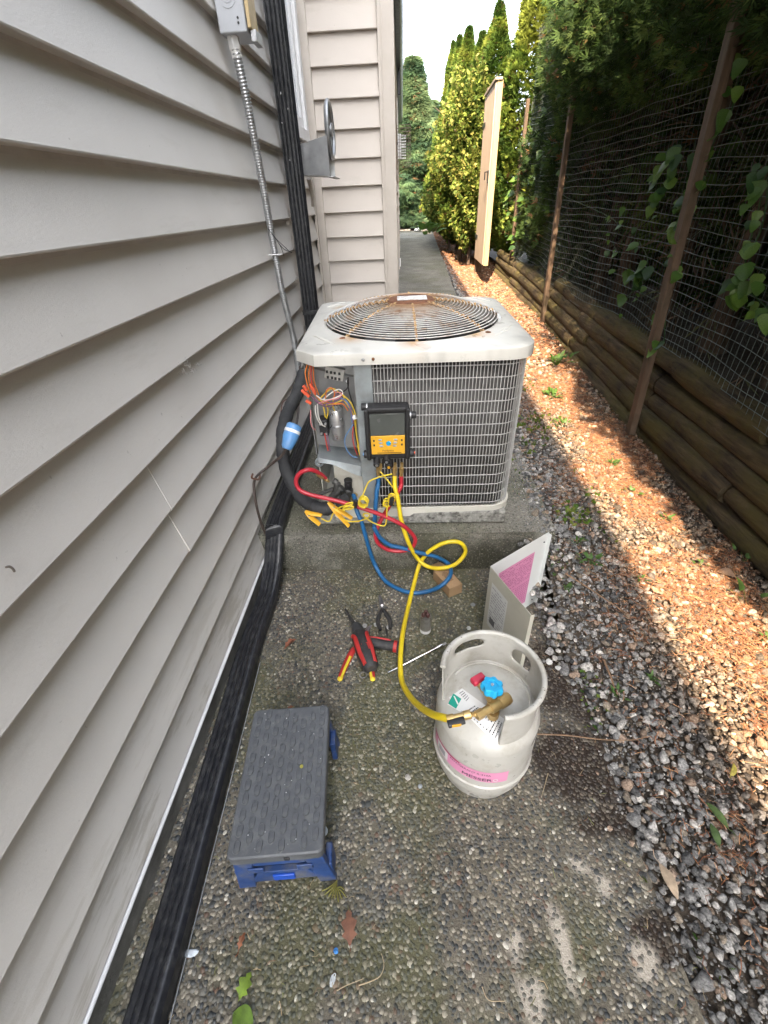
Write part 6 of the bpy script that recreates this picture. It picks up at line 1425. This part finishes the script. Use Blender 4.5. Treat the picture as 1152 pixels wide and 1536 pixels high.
# tiny weeds and moss cushions along the slab edge
N = 900; y = RNG.uniform(-.1, 3.6, N); x = SX1+RNG.normal(.03, .035, N)+.08*(fbm(y*0, y, 3)-.5); P = np.stack([x, y, np.where(x > SX1, grav_z(x, y), np.where(y > RISER, path_z(y), 0))+.006], 1)
keep = RNG.random(N) < sstep(.45, .7, fbm(x, y, 6, 3)); P = P[keep]; N = len(P); D = RNG.normal(0, .7, (N, 3)); D[:, 2] = np.abs(D[:, 2])+.5
V, F, C_ = spray_mesh(P, D, RNG.uniform(.006, .016, N), np.array([[.05,.11,.02],[.08,.15,.03],[.11,.15,.03]])[RNG.integers(0, 3, N)], 4, .5)
npmesh('ground_cover', V, F, lm, cols=C_, kind='stuff')
N = 2600; y = RNG.uniform(1.5, 5.0, N); x = .66+np.abs(RNG.normal(0, .13, N)); keep = RNG.random(N) < sstep(.50, .72, fbm(x, y, 5, 3)); x, y = x[keep], y[keep]; N = len(x)
P = np.stack([x, y, grav_z(x, y)+.008], 1); D = RNG.normal(0, .7, (N, 3)); D[:, 2] = np.abs(D[:, 2])+.6
V, F, C_ = spray_mesh(P, D, RNG.uniform(.010, .026, N), np.array([[.07,.13,.02],[.11,.18,.03],[.16,.20,.04]])[RNG.integers(0, 3, N)], 4, .5)
npmesh('ground_cover', V, F, lm, cols=C_, kind='stuff')
# bindweed on the fence
vine_m = [mat('vine_leaf_%s' % n_, c, .45, var=.25, scale=25, trans=.35) for n_, c in (('mid', (.075,.155,.030)), ('light', (.12,.21,.035)), ('deep', (.035,.085,.025)))]
LV, LF = leaf_geo(1.0, .82, 'heart', .22, 7)
def vine(lab, P, X, L, spread=.5):
    a = [AXX(px, py, X) for px, py in P]; t_ = thing('bindweed', lab, 'climbing plant', a[0], (0, 0, 0), 'climbing plants on the fence')
    inv = t_.matrix_basis.inverted(); a = [inv @ p for p in a]
    MB().tube(cr([p+Vector((.015, 0, 0)) for p in a], 5), .0025, 5).build('vine_stem', vine_m[2], t_)
    rl = random.Random(len(a)*7+int(a[1].z*100))
    for k, p in enumerate([q+Vector((0, rl.gauss(0, .035)*(j > 0), rl.gauss(0, .04)*(j > 0))) for q in a for j in range(3)]):
        m = vine_m[random.choice((0, 0, 1, 2))]; key = 'vine_leaf_mesh'+m.name
        me = bpy.data.meshes.get(key)
        if me is None:
            me = bpy.data.meshes.new(key); me.from_pydata(LV, [], LF); me.materials.append(m); me.polygons.foreach_set('use_smooth', [True]*len(me.polygons))
        o = bpy.data.objects.new('leaf', me); COL.objects.link(o); o.parent = t_
        s = L*random.uniform(.38, 1.05); o.location = p+Vector((-.012, random.uniform(-.01, .01), 0)); o.scale = (s, s, s)
        # blades hang tip down and turn their face to the path
        o.rotation_euler = (Matrix.Rotation(R(-42+random.uniform(-30, 30)), 4, 'Z') @ Matrix.Rotation(R(-random.uniform(105, 160)), 4, 'X') @ Matrix.Rotation(R(random.uniform(-35, 35)), 4, 'Y')).to_euler()
vine('bindweed climbing along the tall near post in a column of hanging leaves', [(1122, 55), (1112, 90), (1100, 130), (1092, 165), (1082, 185), (1070, 205), (1062, 222), (1050, 245), (1058, 262), (1044, 268), (1036, 285), (1030, 302), (1034, 318), (1022, 335), (1026, 352), (1016, 372), (1018, 398), (1008, 420), (996, 455), (992, 512)], FX-.09, .085)
vine('bindweed with big light leaves in the middle of the far mesh bay', [(985, 262), (1002, 240), (995, 285), (1012, 256), (985, 300), (1016, 232)], FX+.03, .105)
vine('bindweed with two bright leaves low on the mesh left of the tall post', [(955, 362), (968, 390), (962, 420), (952, 412), (975, 412), (938, 445), (960, 440)], FX+.03, .095)
vine('bindweed at the right edge with dark hanging leaves', [(1150, 250), (1140, 330), (1128, 365), (1120, 395), (1140, 410), (1112, 430), (1135, 452), (1150, 470), (1105, 445), (1140, 280)], FX+.02, .10)
vine('bindweed curtain on the mesh right of the open gate', [(818, 165), (806, 195), (790, 240), (800, 262), (775, 265), (768, 288), (785, 295), (765, 318), (778, 325), (795, 330), (762, 340), (770, 352), (782, 345), (772, 368), (760, 300), (812, 230)], FX+.02, .13)
vine('bindweed scraps on the mesh just right of the shorter post', [(842, 255), (850, 270), (838, 290), (918, 330), (916, 360), (925, 378), (935, 330)], FX+.03, .07)
# cobweb fluff and bits on the siding
mb = MB()
for k in range(22):
    p = AXX(283+random.uniform(-18, 18), 550-random.uniform(-9, 9), WX+.004); q = p+Vector((.002, random.uniform(-.03, .03), random.uniform(-.015, .008))); mb.tube([p, p.lerp(q, .5)+Vector((.003, 0, -.004)), q], .0006, 3)
web = mb.build('cobweb', mat('cobweb_grey', (.34,.33,.31), .9), None, kind='stuff')
slug = tag(MB().tube(cr([AXX(8, 851, WX-.001), AXX(14, 850, WX), AXX(19, 853, WX), AXX(22, 858, WX-.001)], 5), [.0012]+[.002]*14+[.001], 6).build('caterpillar', mat('grub_grey', (.14,.12,.10), .7)), 'tiny dark grub on the siding near the left edge', 'grub')
# pale stones at the far end of the path
for i, (px, py) in enumerate(((628, 344), (634, 346))):
    p = AY(px, py, 14.6); o = MB().sphere((0, 0, 0), .10, 7, (1.3, 1, .5)).build('garden_stone', mat('pale_stone', (.6,.58,.55), .8, var=.2), None); o.location = (p.x, p.y, path_z(14.6)+.04); tag(o, ('left', 'right')[i]+' of two pale stones at the far end of the path', 'stone')
